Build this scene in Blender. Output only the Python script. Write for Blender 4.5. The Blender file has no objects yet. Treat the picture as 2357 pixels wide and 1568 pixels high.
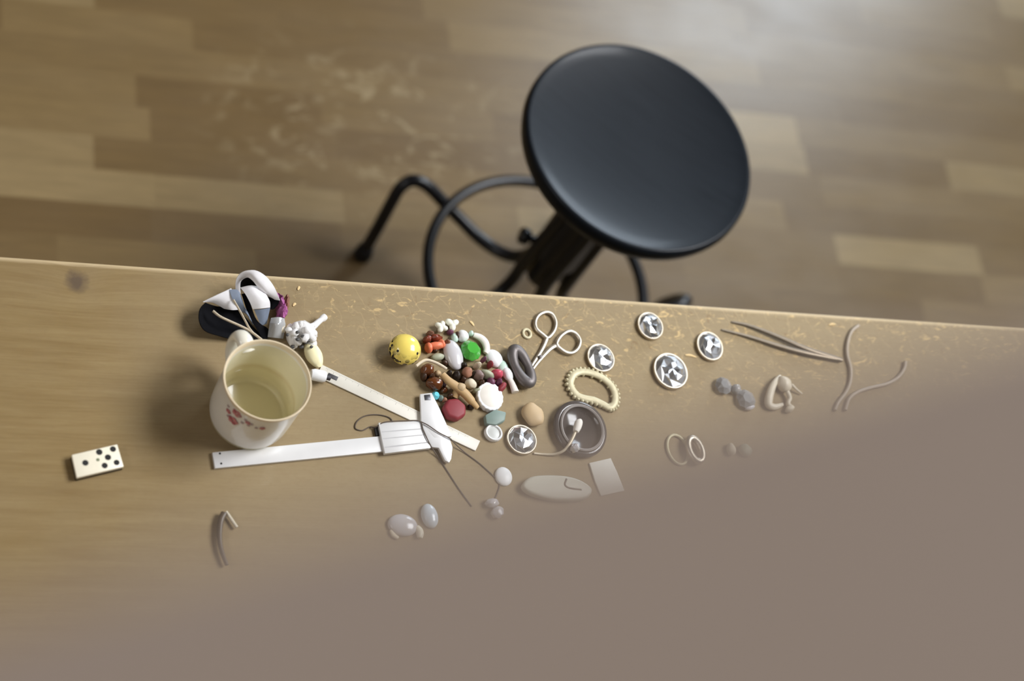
import bpy, bmesh, math, random
from math import pi, sin, cos, radians
from mathutils import Vector, Matrix, noise

random.seed(7)
SC = bpy.context.scene
COL = SC.collection

# ------------------------------------------------------------------ camera
W, H, F = 2357, 1568, 4481.51
CAM = Vector((-0.76596, -0.95819, 2.45056))
RX = Vector((0.928553, -0.117743, 0.352031))      # image right
RY = Vector((0.056309, -0.892706, -0.447107))     # image down
RZ = Vector((0.366903, 0.434986, -0.822295))      # forward
cd = bpy.data.cameras.new('camera')
cam = bpy.data.objects.new('camera', cd); COL.objects.link(cam)
cam.matrix_world = Matrix(((RX.x, -RY.x, -RZ.x, CAM.x), (RX.y, -RY.y, -RZ.y, CAM.y), (RX.z, -RY.z, -RZ.z, CAM.z), (0, 0, 0, 1)))
cd.sensor_width = 36; cd.sensor_fit = 'HORIZONTAL'
cd.lens = F / W * 36
cd.clip_start = 0.02; cd.clip_end = 60
cd.dof.use_dof = True
cd.dof.focus_distance = 1.99
cd.dof.aperture_fstop = (F / W * 0.036) / 0.0250
SC.camera = cam

# ------------------------------------------------------------------ sky, window light, exposure
world = bpy.data.worlds.new('world'); SC.world = world; world.use_nodes = True
bg = world.node_tree.nodes['Background']
bg.inputs[0].default_value = (0.75, 0.86, 1.0, 1); bg.inputs[1].default_value = 0.5
SC.view_settings.view_transform = 'Standard'
SC.view_settings.look = 'None'
SC.view_settings.gamma = 1.0
SC.view_settings.exposure = 0.52

def area(name, loc, target, sx, sy, power, col):
    l = bpy.data.lights.new(name, 'AREA'); l.shape = 'RECTANGLE'; l.size = sx; l.size_y = sy
    l.energy = power; l.color = col
    o = bpy.data.objects.new(name, l); COL.objects.link(o); o.location = loc
    o.rotation_euler = (Vector(target) - Vector(loc)).to_track_quat('-Z', 'Y').to_euler()
    return o
# daylight arriving through the rear and right windows (the bright sky beyond the right-hand one stands outside it)
area('daylight_rear', (2.05, 2.52, 1.65), (2.05, 0, 1.65), 0.95, 1.3, 44, (0.76, 0.88, 1.0))
area('daylight_right', (4.15, 0.45, 6.3), (0, -0.1, 0.75), 3.4, 3.4, 720, (0.97, 0.98, 1.0))
area('fill_left', (-2.92, -0.7, 2.9), (0, -0.7, 2.9), 1.6, 0.7, 20, (1.0, 0.96, 0.95))  # fill added at the left to brighten the coping and the cup's left side

# ------------------------------------------------------------------ helpers
TZ = 0.75                                           # bench top height
def at(x, y, h=0.0, z=None):
    """photo pixel -> point of the horizontal plane h above the bench top"""
    d = RX * ((x - W / 2) / F) + RY * ((y - H / 2) / F) + RZ
    zz = TZ + h if z is None else z
    return CAM + d * ((zz - CAM.z) / d.z)
def sc(x, y, h=0.0):
    """metres per photo pixel there"""
    return (at(x, y, h) - CAM).dot(RZ) / F

def nodes_of(name):
    m = bpy.data.materials.new(name); m.use_nodes = True
    nt = m.node_tree
    return m, nt, nt.nodes['Principled BSDF']
def rgb(r, g, b):
    f = lambda c: (c / 255 / 12.92) if c / 255 <= 0.04045 else ((c / 255 + 0.055) / 1.055) ** 2.4
    return (f(r), f(g), f(b), 1)
def mat(name, col, rough=0.5, metal=0.0, trans=0.0, vary=0.12, scale=60.0, bump=0.0, coat=0.0, ior=1.45, sss=0.0, spec=0.5):
    """plain material with a little procedural mottling and grain"""
    m, nt, b = nodes_of(name)
    tc = nt.nodes.new('ShaderNodeTexCoord'); nz = nt.nodes.new('ShaderNodeTexNoise')
    nz.inputs['Scale'].default_value = scale; nz.inputs['Detail'].default_value = 4
    nt.links.new(tc.outputs['Object'], nz.inputs['Vector'])
    mx = nt.nodes.new('ShaderNodeMixRGB'); mx.blend_type = 'MIX'
    c = rgb(*col)
    mx.inputs[1].default_value = (c[0] * (1 - vary), c[1] * (1 - vary), c[2] * (1 - vary), 1)
    mx.inputs[2].default_value = (min(1, c[0] * (1 + vary)), min(1, c[1] * (1 + vary)), min(1, c[2] * (1 + vary)), 1)
    nt.links.new(nz.outputs['Fac'], mx.inputs[0]); nt.links.new(mx.outputs[0], b.inputs['Base Color'])
    b.inputs['Roughness'].default_value = rough; b.inputs['Metallic'].default_value = metal
    b.inputs['Transmission Weight'].default_value = trans; b.inputs['Coat Weight'].default_value = coat
    b.inputs['IOR'].default_value = ior; b.inputs['Specular IOR Level'].default_value = spec
    if sss: b.inputs['Subsurface Weight'].default_value = sss; b.inputs['Subsurface Radius'].default_value = (0.004, 0.003, 0.002)
    if bump:
        bp = nt.nodes.new('ShaderNodeBump'); bp.inputs['Strength'].default_value = bump; bp.inputs['Distance'].default_value = 0.001
        nt.links.new(nz.outputs['Fac'], bp.inputs['Height']); nt.links.new(bp.outputs[0], b.inputs['Normal'])
    return m

class N:
    """tiny node-graph writer"""
    def __init__(s, nt): s.nt = nt
    def new(s, t, **k):
        n = s.nt.nodes.new(t)
        for a, v in k.items(): setattr(n, a, v)
        return n
    def put(s, sock, v):
        if hasattr(v, 'is_output') or isinstance(v, bpy.types.NodeSocket): s.nt.links.new(v, sock)
        else: sock.default_value = v
    def math(s, op, a, b=0.0, c=0.0, clamp=False):
        n = s.new('ShaderNodeMath', operation=op, use_clamp=clamp)
        for i, v in enumerate((a, b, c)): s.put(n.inputs[i], v)
        return n.outputs[0]
    def mix(s, f, a, b, mode='MIX'):
        n = s.new('ShaderNodeMixRGB', blend_type=mode)
        for i, v in enumerate((f, a, b)): s.put(n.inputs[i], v)
        return n.outputs[0]
    def noise(s, vec, scale, detail=4, rough=0.55, dist=0.0):
        n = s.new('ShaderNodeTexNoise'); s.put(n.inputs['Vector'], vec)
        n.inputs['Scale'].default_value = scale; n.inputs['Detail'].default_value = detail
        n.inputs['Roughness'].default_value = rough; n.inputs['Distortion'].default_value = dist
        return n.outputs['Fac']
    def scale(s, vec, v3, loc=(0, 0, 0)):
        n = s.new('ShaderNodeMapping'); s.put(n.inputs['Vector'], vec)
        n.inputs['Scale'].default_value = v3; n.inputs['Location'].default_value = loc
        return n.outputs[0]
    def ramp(s, f, a, b):
        n = s.new('ShaderNodeMapRange', clamp=True); s.put(n.inputs[0], f)
        n.inputs[1].default_value = a; n.inputs[2].default_value = b
        return n.outputs[0]

def new_obj(name, me, parent=None):
    o = bpy.data.objects.new(name, me); COL.objects.link(o)
    if parent: o.parent = parent
    return o
def root_loc(o):
    v = Vector((0, 0, 0))
    while o: v += o.location; o = o.parent
    return v
def obj(name, bm, m, parent=None, loc=None, smooth=40):
    """link a bmesh written in world space as ONE object whose origin sits at loc (or at its parent's origin)"""
    base = root_loc(parent) if parent else Vector(loc or (0, 0, 0))
    bmesh.ops.recalc_face_normals(bm, faces=bm.faces)
    bmesh.ops.translate(bm, verts=bm.verts, vec=-base)
    me = bpy.data.meshes.new(name); bm.to_mesh(me); bm.free()
    for x in (m if isinstance(m, (list, tuple)) else [m]): me.materials.append(x)
    if smooth:
        me.polygons.foreach_set('use_smooth', [True] * len(me.polygons))
        me.set_sharp_from_angle(angle=radians(smooth))
    o = new_obj(name, me, parent)
    if not parent: o.location = base
    return o
def tag(o, label, cat, group=None, kind=None):
    if label: o['label'] = label
    if cat: o['category'] = cat
    if group: o['group'] = group
    if kind: o['kind'] = kind
    return o
def thing(name, loc, label, cat, group=None):
    o = new_obj(name, None); o.location = loc
    o.empty_display_size = 0.01
    return tag(o, label, cat, group)
def struct(o):
    o['kind'] = 'structure'; return o

def merge(dst, src):
    me = bpy.data.meshes.new('tmp'); src.to_mesh(me); src.free(); dst.from_mesh(me); bpy.data.meshes.remove(me); return dst
def box(c, s, bev=0.0, rz=0.0, seg=2):
    bm = bmesh.new(); bmesh.ops.create_cube(bm, size=1)
    bmesh.ops.scale(bm, vec=s, verts=bm.verts)
    if bev: bmesh.ops.bevel(bm, geom=bm.edges[:], offset=bev, segments=seg, affect='EDGES', profile=0.5)
    bmesh.ops.transform(bm, matrix=Matrix.Translation(c) @ Matrix.Rotation(rz, 4, 'Z'), verts=bm.verts)
    return bm
def prism(pts, z0, z1, bev=0.0, seg=2):
    """closed outline (world points) raised from z0 to z1, edges bevelled"""
    bm = bmesh.new()
    a = [bm.verts.new((p[0], p[1], z0)) for p in pts]; b = [bm.verts.new((p[0], p[1], z1)) for p in pts]
    n = len(pts)
    bm.faces.new(a); bm.faces.new(b)
    for i in range(n): bm.faces.new((a[i], a[(i + 1) % n], b[(i + 1) % n], b[i]))
    bmesh.ops.recalc_face_normals(bm, faces=bm.faces)
    if bev:
        es = [e for e in bm.edges if len(e.link_faces) == 2 and e.calc_face_angle(0) > 0.6]
        bmesh.ops.bevel(bm, geom=es, offset=bev, segments=seg, affect='EDGES', profile=0.5, clamp_overlap=True)
    return bm
def pxprism(px, h0, h1, bev=0.0):
    return prism([at(x, y, h1) for x, y in px], TZ + h0, TZ + h1, bev)
def smooth_path(pts, k=6, closed=False):
    """Catmull-Rom through 3D points"""
    P = [Vector(p) for p in pts]; n = len(P); out = []
    for i in range(n if closed else n - 1):
        g = lambda j: P[j % n] if closed else P[min(max(j, 0), n - 1)]
        a, b, c, d = g(i - 1), g(i), g(i + 1), g(i + 2)
        for t in range(k):
            u = t / k
            out.append(0.5 * ((2 * b) + (c - a) * u + (2 * a - 5 * b + 4 * c - d) * u * u + (3 * b - 3 * c + d - a) * u ** 3))
    if not closed: out.append(P[-1])
    return out
def tube(path, r, n=10, closed=False, flat=1.0):
    """tube along 3D points; r a number or a function of 0..1; flat squashes the section vertically"""
    bm = bmesh.new(); P = [Vector(p) for p in path]; m = len(P); rings = []
    up = None
    for i, p in enumerate(P):
        if closed: t = P[(i + 1) % m] - P[i - 1]
        else: t = P[min(i + 1, m - 1)] - P[max(i - 1, 0)]
        t.normalize()
        if up is None:
            up = Vector((0, 0, 1)) if abs(t.z) < 0.9 else Vector((1, 0, 0))
        up = (up - t * up.dot(t)); up.normalize(); s = t.cross(up)
        rr = r(i / (m - 1)) if callable(r) else r
        rings.append([bm.verts.new(p + s * (cos(2 * pi * j / n) * rr) + up * (sin(2 * pi * j / n) * rr * flat)) for j in range(n)])
    for i in range(m if closed else m - 1):
        a, b = rings[i], rings[(i + 1) % m]
        off = 0
        if closed and i == m - 1:
            off = min(range(n), key=lambda o: (b[o].co - a[0].co).length)
        for j in range(n): bm.faces.new((a[j], a[(j + 1) % n], b[(j + 1 + off) % n], b[(j + off) % n]))
    if not closed:
        bm.faces.new(rings[0][::-1]); bm.faces.new(rings[-1])
    return bm
def lathe(prof, c, n=48, sx=1.0, sy=1.0, rz=0.0):
    """profile [(r, z)] turned about the vertical through c; (0, z) ends close it"""
    bm = bmesh.new(); rings = []
    M = Matrix.Translation(c) @ Matrix.Rotation(rz, 4, 'Z') @ Matrix.Diagonal((sx, sy, 1, 1))
    for r, z in prof:
        if r <= 1e-7: rings.append([bm.verts.new(M @ Vector((0, 0, z)))])
        else: rings.append([bm.verts.new(M @ Vector((r * cos(2 * pi * j / n), r * sin(2 * pi * j / n), z))) for j in range(n)])
    for a, b in zip(rings, rings[1:]):
        for j in range(n):
            q = [a[j % len(a)], a[(j + 1) % len(a)], b[(j + 1) % len(b)], b[j % len(b)]]
            u = []
            for v in q:
                if v not in u: u.append(v)
            if len(u) > 2: bm.faces.new(u)
    return bm
def blob(c, s, rz=0.0, amp=0.12, freq=1.5, seed=0, sub=3, flatbase=True, tilt=0.0):
    """lumpy pebble; c is its centre on the bench, s its half sizes"""
    bm = bmesh.new(); bmesh.ops.create_icosphere(bm, subdivisions=sub, radius=1)
    for v in bm.verts:
        k = 1 + amp * noise.noise(v.co * freq + Vector((seed * 3.7, seed * 1.3, seed)))
        v.co = v.co * k
        if flatbase and v.co.z < -0.75: v.co.z = -0.75
    bmesh.ops.transform(bm, matrix=Matrix.Translation((c[0], c[1], c[2] + s[2] * (0.75 if flatbase else 1))) @ Matrix.Rotation(rz, 4, 'Z') @ Matrix.Rotation(tilt, 4, 'X') @ Matrix.Diagonal((s[0], s[1], s[2], 1)), verts=bm.verts)
    return bm
def strip(rows, thick=0.0008, k=4):
    """sheet lofted through rows of (px, py, h) points, smoothed and given thickness"""
    R = [[at(x, y, h) for x, y, h in r] for r in rows]
    cols = [smooth_path([r[j] for r in R], k) for j in range(len(R[0]))]
    rr = [smooth_path([c[i] for c in cols], 4) for i in range(len(cols[0]))]
    bm = bmesh.new(); V = [[bm.verts.new(p) for p in r] for r in rr]
    for a, b in zip(V, V[1:]):
        for j in range(len(a) - 1): bm.faces.new((a[j], a[j + 1], b[j + 1], b[j]))
    bmesh.ops.recalc_face_normals(bm, faces=bm.faces)
    bmesh.ops.solidify(bm, geom=bm.faces[:], thickness=thick)
    return bm
def ngon(c, r, n, rz=0.0, sx=1.0, sy=1.0):
    return [(c[0] + cos(rz) * r * sx * cos(2 * pi * i / n) - sin(rz) * r * sy * sin(2 * pi * i / n),
             c[1] + sin(rz) * r * sx * cos(2 * pi * i / n) + cos(rz) * r * sy * sin(2 * pi * i / n)) for i in range(n)]

# ------------------------------------------------------------------ setting materials
def parquet():
    m, nt, b = nodes_of('oak_strip_parquet'); g = N(nt)
    tc = g.new('ShaderNodeTexCoord'); sep = g.new('ShaderNodeSeparateXYZ'); nt.links.new(tc.outputs['Object'], sep.inputs[0])
    x, y = sep.outputs[0], sep.outputs[1]
    row = g.math('FLOOR', g.math('DIVIDE', y, 0.058))
    wn = g.new('ShaderNodeTexWhiteNoise', noise_dimensions='1D'); nt.links.new(row, wn.inputs['W'])
    xs = g.math('ADD', g.math('DIVIDE', x, 0.29), g.math('MULTIPLY', wn.outputs['Value'], 7.3))
    col = g.math('FLOOR', xs)
    cmb = g.new('ShaderNodeCombineXYZ'); nt.links.new(col, cmb.inputs[0]); nt.links.new(row, cmb.inputs[1])
    wb = g.new('ShaderNodeTexWhiteNoise', noise_dimensions='2D'); nt.links.new(cmb.outputs[0], wb.inputs['Vector'])
    rnd = wb.outputs['Value']
    # grain, shifted per board
    sh = g.new('ShaderNodeVectorMath', operation='ADD'); nt.links.new(tc.outputs['Object'], sh.inputs[0]); nt.links.new(wb.outputs['Color'], sh.inputs[1])
    grain = g.noise(g.scale(sh.outputs[0], (4, 60, 1)), 3.0, 6, 0.6, 0.4)
    c = g.mix(g.ramp(g.math('POWER', rnd, 1.6), 0.0, 1.0), rgb(104, 83, 51), rgb(128, 107, 71))
    c = g.mix(g.math('MULTIPLY', g.math('GREATER_THAN', wb.outputs['Color'], 0.86), 0.35), c, rgb(72, 52, 33))
    sb = g.new('ShaderNodeSeparateXYZ'); nt.links.new(wb.outputs['Color'], sb.inputs[0])
    c = g.mix(g.math('MULTIPLY', g.math('LESS_THAN', sb.outputs[1], 0.14), 0.5), c, rgb(154, 134, 96))
    c = g.mix(g.math('MULTIPLY', g.ramp(grain, 0.35, 0.75), 0.35), c, rgb(64, 50, 31))
    # bare worn flecks where the finish has gone, in a patch on the floor
    d = g.math('SQRT', g.math('ADD', g.math('POWER', g.math('DIVIDE', g.math('SUBTRACT', x, 0.14), 0.30), 2.0), g.math('POWER', g.math('DIVIDE', g.math('SUBTRACT', y, 0.70), 0.20), 2.0)))
    patch = g.math('SUBTRACT', 1.0, g.ramp(d, 0.35, 1.1))
    fl = g.ramp(g.noise(g.scale(tc.outputs['Object'], (20, 34, 1)), 1.0, 3, 0.55, 1.2), 0.56, 0.66)
    c = g.mix(g.math('MULTIPLY', g.math('MULTIPLY', patch, fl), 0.5), c, rgb(156, 140, 108))
    nt.links.new(c, b.inputs['Base Color'])
    rg = g.noise(g.scale(tc.outputs['Object'], (3, 6, 1)), 2.0, 4)
    nt.links.new(g.math('ADD', 0.22, g.math('MULTIPLY', rg, 0.20)), b.inputs['Roughness'])
    b.inputs['Specular IOR Level'].default_value = 0.45
    return m
def bench_wood():
    m, nt, b = nodes_of('worn_bench_wood'); g = N(nt)
    tc = g.new('ShaderNodeTexCoord'); P = g.scale(tc.outputs['Object'], (1, 1, 1), (0, -0.36, 0))
    sep = g.new('ShaderNodeSeparateXYZ'); nt.links.new(P, sep.inputs[0]); x, y = sep.outputs[0], sep.outputs[1]
    # grain bends round a knot
    k = at(178, 648); kx, ky = k.x, k.y
    dk = g.math('SQRT', g.math('ADD', g.math('POWER', g.math('DIVIDE', g.math('SUBTRACT', x, kx), 0.017), 2.0), g.math('POWER', g.math('DIVIDE', g.math('SUBTRACT', y, ky), 0.016), 2.0)))
    warp = g.new('ShaderNodeVectorMath', operation='ADD'); nt.links.new(P, warp.inputs[0])
    cw = g.new('ShaderNodeCombineXYZ'); nt.links.new(g.math('DIVIDE', 0.02, g.math('ADD', dk, 1.0)), cw.inputs[1]); nt.links.new(cw.outputs[0], warp.inputs[1])
    g1 = g.noise(g.scale(warp.outputs[0], (3, 42, 1)), 2.2, 7, 0.62, 0.6)
    g2 = g.noise(g.scale(warp.outputs[0], (14, 330, 1)), 1.6, 5, 0.6, 0.2)
    big = g.noise(P, 5.0, 4, 0.55, 0.4)
    c = g.mix(g.ramp(g1, 0.3, 0.72), rgb(134, 112, 74), rgb(150, 129, 90))
    c = g.mix(g.math('MULTIPLY', g.ramp(g2, 0.42, 0.7), 0.30), c, rgb(116, 86, 50))
    c = g.mix(g.math('MULTIPLY', g.ramp(big, 0.45, 0.7), 0.35), c, rgb(136, 120, 94))
    # right-hand stretch greyed and lightened: the blurred coping's veil put into the colour
    c = g.mix(g.math('MULTIPLY', g.ramp(g.math('ADD', x, g.math('MULTIPLY', big, 0.3)), -0.34, 0.0), 0.65), c, rgb(154, 138, 110))
    mot = g.noise(g.scale(P, (1, 1.6, 1)), 140.0, 4, 0.65, 0.5)
    c = g.mix(g.math('MULTIPLY', g.ramp(mot, 0.45, 0.7), 0.22), c, rgb(128, 108, 78))
    # pale chips and scratches along the working edge
    edge = g.math('MULTIPLY', g.ramp(y, -0.16, -0.01), g.ramp(x, -0.36, -0.12))
    ch = g.ramp(g.noise(g.scale(P, (1.0, 1.7, 1)), 70.0, 5, 0.6, 1.4), 0.57, 0.68)
    c = g.mix(g.math('MULTIPLY', g.math('MULTIPLY', edge, ch), 0.75), c, rgb(222, 190, 134))
    dk2 = g.ramp(g.noise(g.scale(P, (1.2, 1, 1)), 95.0, 4, 0.6, 0.8), 0.63, 0.72)
    c = g.mix(g.math('MULTIPLY', g.math('MULTIPLY', edge, dk2), 0.5), c, rgb(120, 86, 52))
    scr = g.new('ShaderNodeTexWave', wave_type='BANDS', bands_direction='DIAGONAL')
    nt.links.new(g.scale(P, (1, 0.6, 1)), scr.inputs['Vector']); scr.inputs['Scale'].default_value = 26; scr.inputs['Distortion'].default_value = 14; scr.inputs['Detail'].default_value = 3
    c = g.mix(g.math('MULTIPLY', g.math('MULTIPLY', edge, g.ramp(scr.outputs['Fac'], 0.97, 0.997)), 0.14), c, rgb(228, 198, 146))
    # pale worn arris
    c = g.mix(g.math('MULTIPLY', g.ramp(g.math('ADD', y, g.math('MULTIPLY', g2, 0.004)), -0.0040, -0.0005), 0.55), c, rgb(226, 204, 164))
    # the knot
    kn = g.math('ADD', dk, g.math('MULTIPLY', g.noise(P, 90.0, 3), 0.9))
    c = g.mix(g.math('MULTIPLY', g.math('SUBTRACT', 1.0, g.ramp(kn, 0.75, 1.35)), 0.85), c, rgb(92, 78, 66))
    nt.links.new(c, b.inputs['Base Color'])
    b.inputs['Roughness'].default_value = 0.58; b.inputs['Specular IOR Level'].default_value = 0.12; b.inputs['Coat Weight'].default_value = 0.12; b.inputs['Coat Roughness'].default_value = 0.145
    bp = g.new('ShaderNodeBump'); bp.inputs['Strength'].default_value = 0.35; bp.inputs['Distance'].default_value = 0.0006
    nt.links.new(g.math('ADD', g2, g.math('MULTIPLY', edge, ch)), bp.inputs['Height']); nt.links.new(bp.outputs[0], b.inputs['Normal'])
    return m
def plaster(name, col):
    return mat(name, col, rough=0.85, vary=0.05, scale=5.0, bump=0.15)

M_FLOOR, M_BENCH = parquet(), bench_wood()
M_WALL = plaster('white_plaster', (128, 120, 109)); M_CEIL = mat('dark_timber_ceiling', (96, 84, 72), 0.7, vary=0.15, scale=6.0)
M_FRAME = mat('white_window_paint', (225, 222, 214), 0.4, vary=0.04)
M_PAR = mat('taupe_painted_plaster', (147, 132, 120), 0.8, vary=0.04, scale=8.0, bump=0.1)
def pane_mat():
    m = bpy.data.materials.new('window_pane'); m.use_nodes = True; nt = m.node_tree
    nt.nodes.remove(nt.nodes['Principled BSDF'])
    t = nt.nodes.new('ShaderNodeBsdfTransparent'); gl = nt.nodes.new('ShaderNodeBsdfGlossy'); gl.inputs['Roughness'].default_value = 0.02
    mx = nt.nodes.new('ShaderNodeMixShader'); mx.inputs[0].default_value = 0.06
    nt.links.new(t.outputs[0], mx.inputs[1]); nt.links.new(gl.outputs[0], mx.inputs[2])
    nt.links.new(mx.outputs[0], nt.nodes['Material Output'].inputs[0]); return m
M_PANE = pane_mat()

# ------------------------------------------------------------------ room shell
X0, X1, Y0, Y1, ZC = -3.0, 2.75, -3.4, 2.6, 6.6
struct(obj('floor', box(((X0 + X1) / 2, (Y0 + Y1) / 2, -0.05), (X1 - X0 + 0.4, Y1 - Y0 + 0.4, 0.1)), M_FLOOR, smooth=0))
struct(obj('ceiling', box(((X0 + X1) / 2, (Y0 + Y1) / 2, ZC + 0.05), (X1 - X0 + 0.4, Y1 - Y0 + 0.4, 0.1)), M_CEIL, smooth=0))
def wall_with_hole(name, axis, c, a0, a1, h0, h1, z0, z1):
    """wall slab 0.2 thick along an axis, with one window opening a in [h0,h1], z in [z0,z1]"""
    bm = bmesh.new()
    def slab(u0, u1, w0, w1):
        if axis == 'x': merge(bm, box(((u0 + u1) / 2, c, (w0 + w1) / 2), (u1 - u0, 0.2, w1 - w0)))
        else: merge(bm, box((c, (u0 + u1) / 2, (w0 + w1) / 2), (0.2, u1 - u0, w1 - w0)))
    slab(a0, h0, 0, ZC); slab(h1, a1, 0, ZC); slab(h0, h1, 0, z0); slab(h0, h1, z1, ZC)
    return struct(obj(name, bm, M_WALL, smooth=0))
def window(name, axis, c, h0, h1, z0, z1):
    bm = bmesh.new(); mid = (h0 + h1) / 2
    def bar(u0, u1, w0, w1, d=0.07):
        if axis == 'x': merge(bm, box(((u0 + u1) / 2, c, (w0 + w1) / 2), (u1 - u0, d, w1 - w0), 0.004))
        else: merge(bm, box((c, (u0 + u1) / 2, (w0 + w1) / 2), (d, u1 - u0, w1 - w0), 0.004))
    t = 0.05
    bar(h0, h0 + t, z0, z1); bar(h1 - t, h1, z0, z1); bar(h0 + t, h1 - t, z0, z0 + t); bar(h0 + t, h1 - t, z1 - t, z1); bar(mid - 0.03, mid + 0.03, z0 + t, z1 - t, 0.06)
    f = struct(obj(name, bm, M_FRAME, loc=((mid, c, z0) if axis == 'x' else (c, mid, z0)), smooth=0))
    e = 0.02
    p = box((mid, c, (z0 + z1) / 2), (h1 - h0 - e, 0.006, z1 - z0 - e)) if axis == 'x' else box((c, mid, (z0 + z1) / 2), (0.006, h1 - h0 - e, z1 - z0 - e))
    obj('window_glass', p, M_PANE, f, smooth=0)
wall_with_hole('wall_rear', 'x', Y1 + 0.1, X0 - 0.2, X1 + 0.2, 1.53, 2.57, 0.95, 2.35)
window('window_1', 'x', Y1 + 0.12, 1.53, 2.57, 0.95, 2.35)
wall_with_hole('wall_right', 'y', X1 + 0.1, Y0, Y1, -1.4, 1.9, 2.9, 6.2)
window('window_2', 'y', X1 + 0.12, -1.4, 1.9, 2.9, 6.2)
struct(obj('wall_back', box(((X0 + X1) / 2, Y0 - 0.1, ZC / 2), (X1 - X0 + 0.4, 0.2, ZC)), M_WALL, smooth=0))
wall_with_hole('wall_left', 'y', X0 - 0.1, Y0, Y1, -1.55, 0.15, 2.5, 3.3)
window('fill_window', 'y', X0 - 0.12, -1.55, 0.15, 2.5, 3.3)  # unseen window, added to go with the left fill on the coping
# stair side wall with a sloping coping; the picture is taken over it, so the coping is close to the lens and out of focus
WP, WA = Vector((-0.728, -0.860, 0)), radians(9.7)              # a foot point of the wall's near face and the wall's bearing
wd, wn = Vector((cos(WA), sin(WA), 0)), Vector((sin(WA), -cos(WA), 0))
def stair_line(px, py):
    d = RX * ((px - W / 2) / F) + RY * ((py - H / 2) / F) + RZ
    return CAM + d * ((WP - CAM).dot(wn) / d.dot(wn))
sa_, sb_ = stair_line(0, 1385), stair_line(2357, 700)
ua, ub = (sa_ - WP).dot(wd), (sb_ - WP).dot(wd)
sl = (sb_.z - sa_.z) / (ub - ua)
zs = lambda u: sa_.z + sl * (u - ua)
def stair_prism(u0, u1, top, bot, y0, y1, bev=0.0):
    """slab between two lines of the stair slope; bot None reaches the floor"""
    bm = bmesh.new(); q = [(u0, zs(u0) + top), (u1, zs(u1) + top), (u1, 0 if bot is None else zs(u1) + bot), (u0, 0 if bot is None else zs(u0) + bot)]
    a, b = ([bm.verts.new((WP.x + wd.x * u + wn.x * y, WP.y + wd.y * u + wn.y * y, z)) for u, z in q] for y in (y0, y1))
    bm.faces.new(a); bm.faces.new(b)
    for k in range(4): bm.faces.new((a[k], a[(k + 1) % 4], b[(k + 1) % 4], b[k]))
    bmesh.ops.recalc_face_normals(bm, faces=bm.faces)
    if bev: bmesh.ops.bevel(bm, geom=bm.edges[:], offset=bev, segments=3, affect='EDGES', profile=0.5)
    return bm
struct(obj('trim_1', stair_prism(-1.8, 0.235, 0.0, -0.07, 0, 0.24, 0.008), M_PAR, loc=(-0.8, -1.0, 2.0)))
struct(obj('wall_front', stair_prism(-1.8, 0.235, -0.07, None, 0.03, 0.21), M_PAR, loc=(-0.8, -1.0, 0), smooth=0))

# ------------------------------------------------------------------ workbench
M_BLEG = mat('bench_frame_wood', (150, 116, 78), 0.6, vary=0.15, scale=20)
wb = thing('workbench', (0.0, -0.36, 0), 'long worn oak workbench with a knot and scratched edge, carrying all the small finds', 'workbench')
obj('bench_top', box((0.05, -0.31, TZ - 0.0175), (2.5, 0.62, 0.035), 0.0022), M_BENCH, wb, smooth=30)
for sx in (-1.1, 1.2):
    for sy in (-0.55, -0.07):
        obj('leg', box((sx, sy, 0.3575), (0.06, 0.06, 0.715), 0.004), M_BLEG, wb, smooth=30)
for sy in (-0.55, -0.07):
    obj('apron', box((0.05, sy, 0.665), (2.24, 0.024, 0.1), 0.002), M_BLEG, wb, smooth=30)

# ------------------------------------------------------------------ swivel stool
def seat_mat():
    m, nt, b = nodes_of('black_stained_seat'); g = N(nt)
    tc = g.new('ShaderNodeTexCoord'); rot = g.new('ShaderNodeMapping'); nt.links.new(tc.outputs['Object'], rot.inputs['Vector'])
    rot.inputs['Rotation'].default_value = (0, 0, radians(38))
    gr = g.noise(g.scale(rot.outputs[0], (6, 130, 1)), 2.0, 6, 0.6, 0.3)
    c = g.mix(gr, rgb(13, 17, 22), rgb(24, 30, 37))
    nt.links.new(c, b.inputs['Base Color'])
    nt.links.new(g.math('ADD', 0.32, g.math('MULTIPLY', gr, 0.16)), b.inputs['Roughness']); b.inputs['Specular IOR Level'].default_value = 0.12; b.inputs['Coat Weight'].default_value = 0.12; b.inputs['Coat Roughness'].default_value = 0.14
    bp = g.new('ShaderNodeBump'); bp.inputs['Strength'].default_value = 0.12; bp.inputs['Distance'].default_value = 0.0006
    nt.links.new(gr, bp.inputs['Height']); nt.links.new(bp.outputs[0], b.inputs['Normal'])
    return m
M_SEAT = seat_mat()
M_STEEL = mat('black_painted_steel', (20, 21, 25), 0.32, vary=0.1, scale=30)
M_RUB = mat('black_rubber', (18, 17, 17), 0.7)
AX, AY, SZ = 0.31032, 0.35731, 0.53145
st = thing('stool', (AX, AY, 0), 'black round-seated swivel stool with bent tube legs and footring on the parquet', 'stool')
R0 = 0.1600
prof = [(0, SZ - 0.036)] + [(R0 * 0.86, SZ - 0.036), (R0 * 0.95, SZ - 0.033), (R0 * 0.99, SZ - 0.026), (R0 * 1.012, SZ - 0.015), (R0 * 1.008, SZ - 0.006), (R0 * 0.996, SZ - 0.0015), (R0 * 0.983, SZ), (R0 * 0.965, SZ - 0.0010)]
for i in range(1, 13):
    u = 0.95 * (1 - i / 12)
    prof.append((R0 * u, SZ - 0.013 * (1 - (u / 0.965) ** 2.4) - 0.0010))
obj('seat', lathe(prof, (AX, AY, 0), 96), M_SEAT, st, smooth=60)
obj('screw_post', lathe([(0, 0.30), (0.014, 0.30), (0.014, 0.44), (0.034, 0.45), (0.06, 0.488), (0.06, 0.496), (0, 0.496)], (AX, AY, 0), 24), M_STEEL, st)
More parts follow.
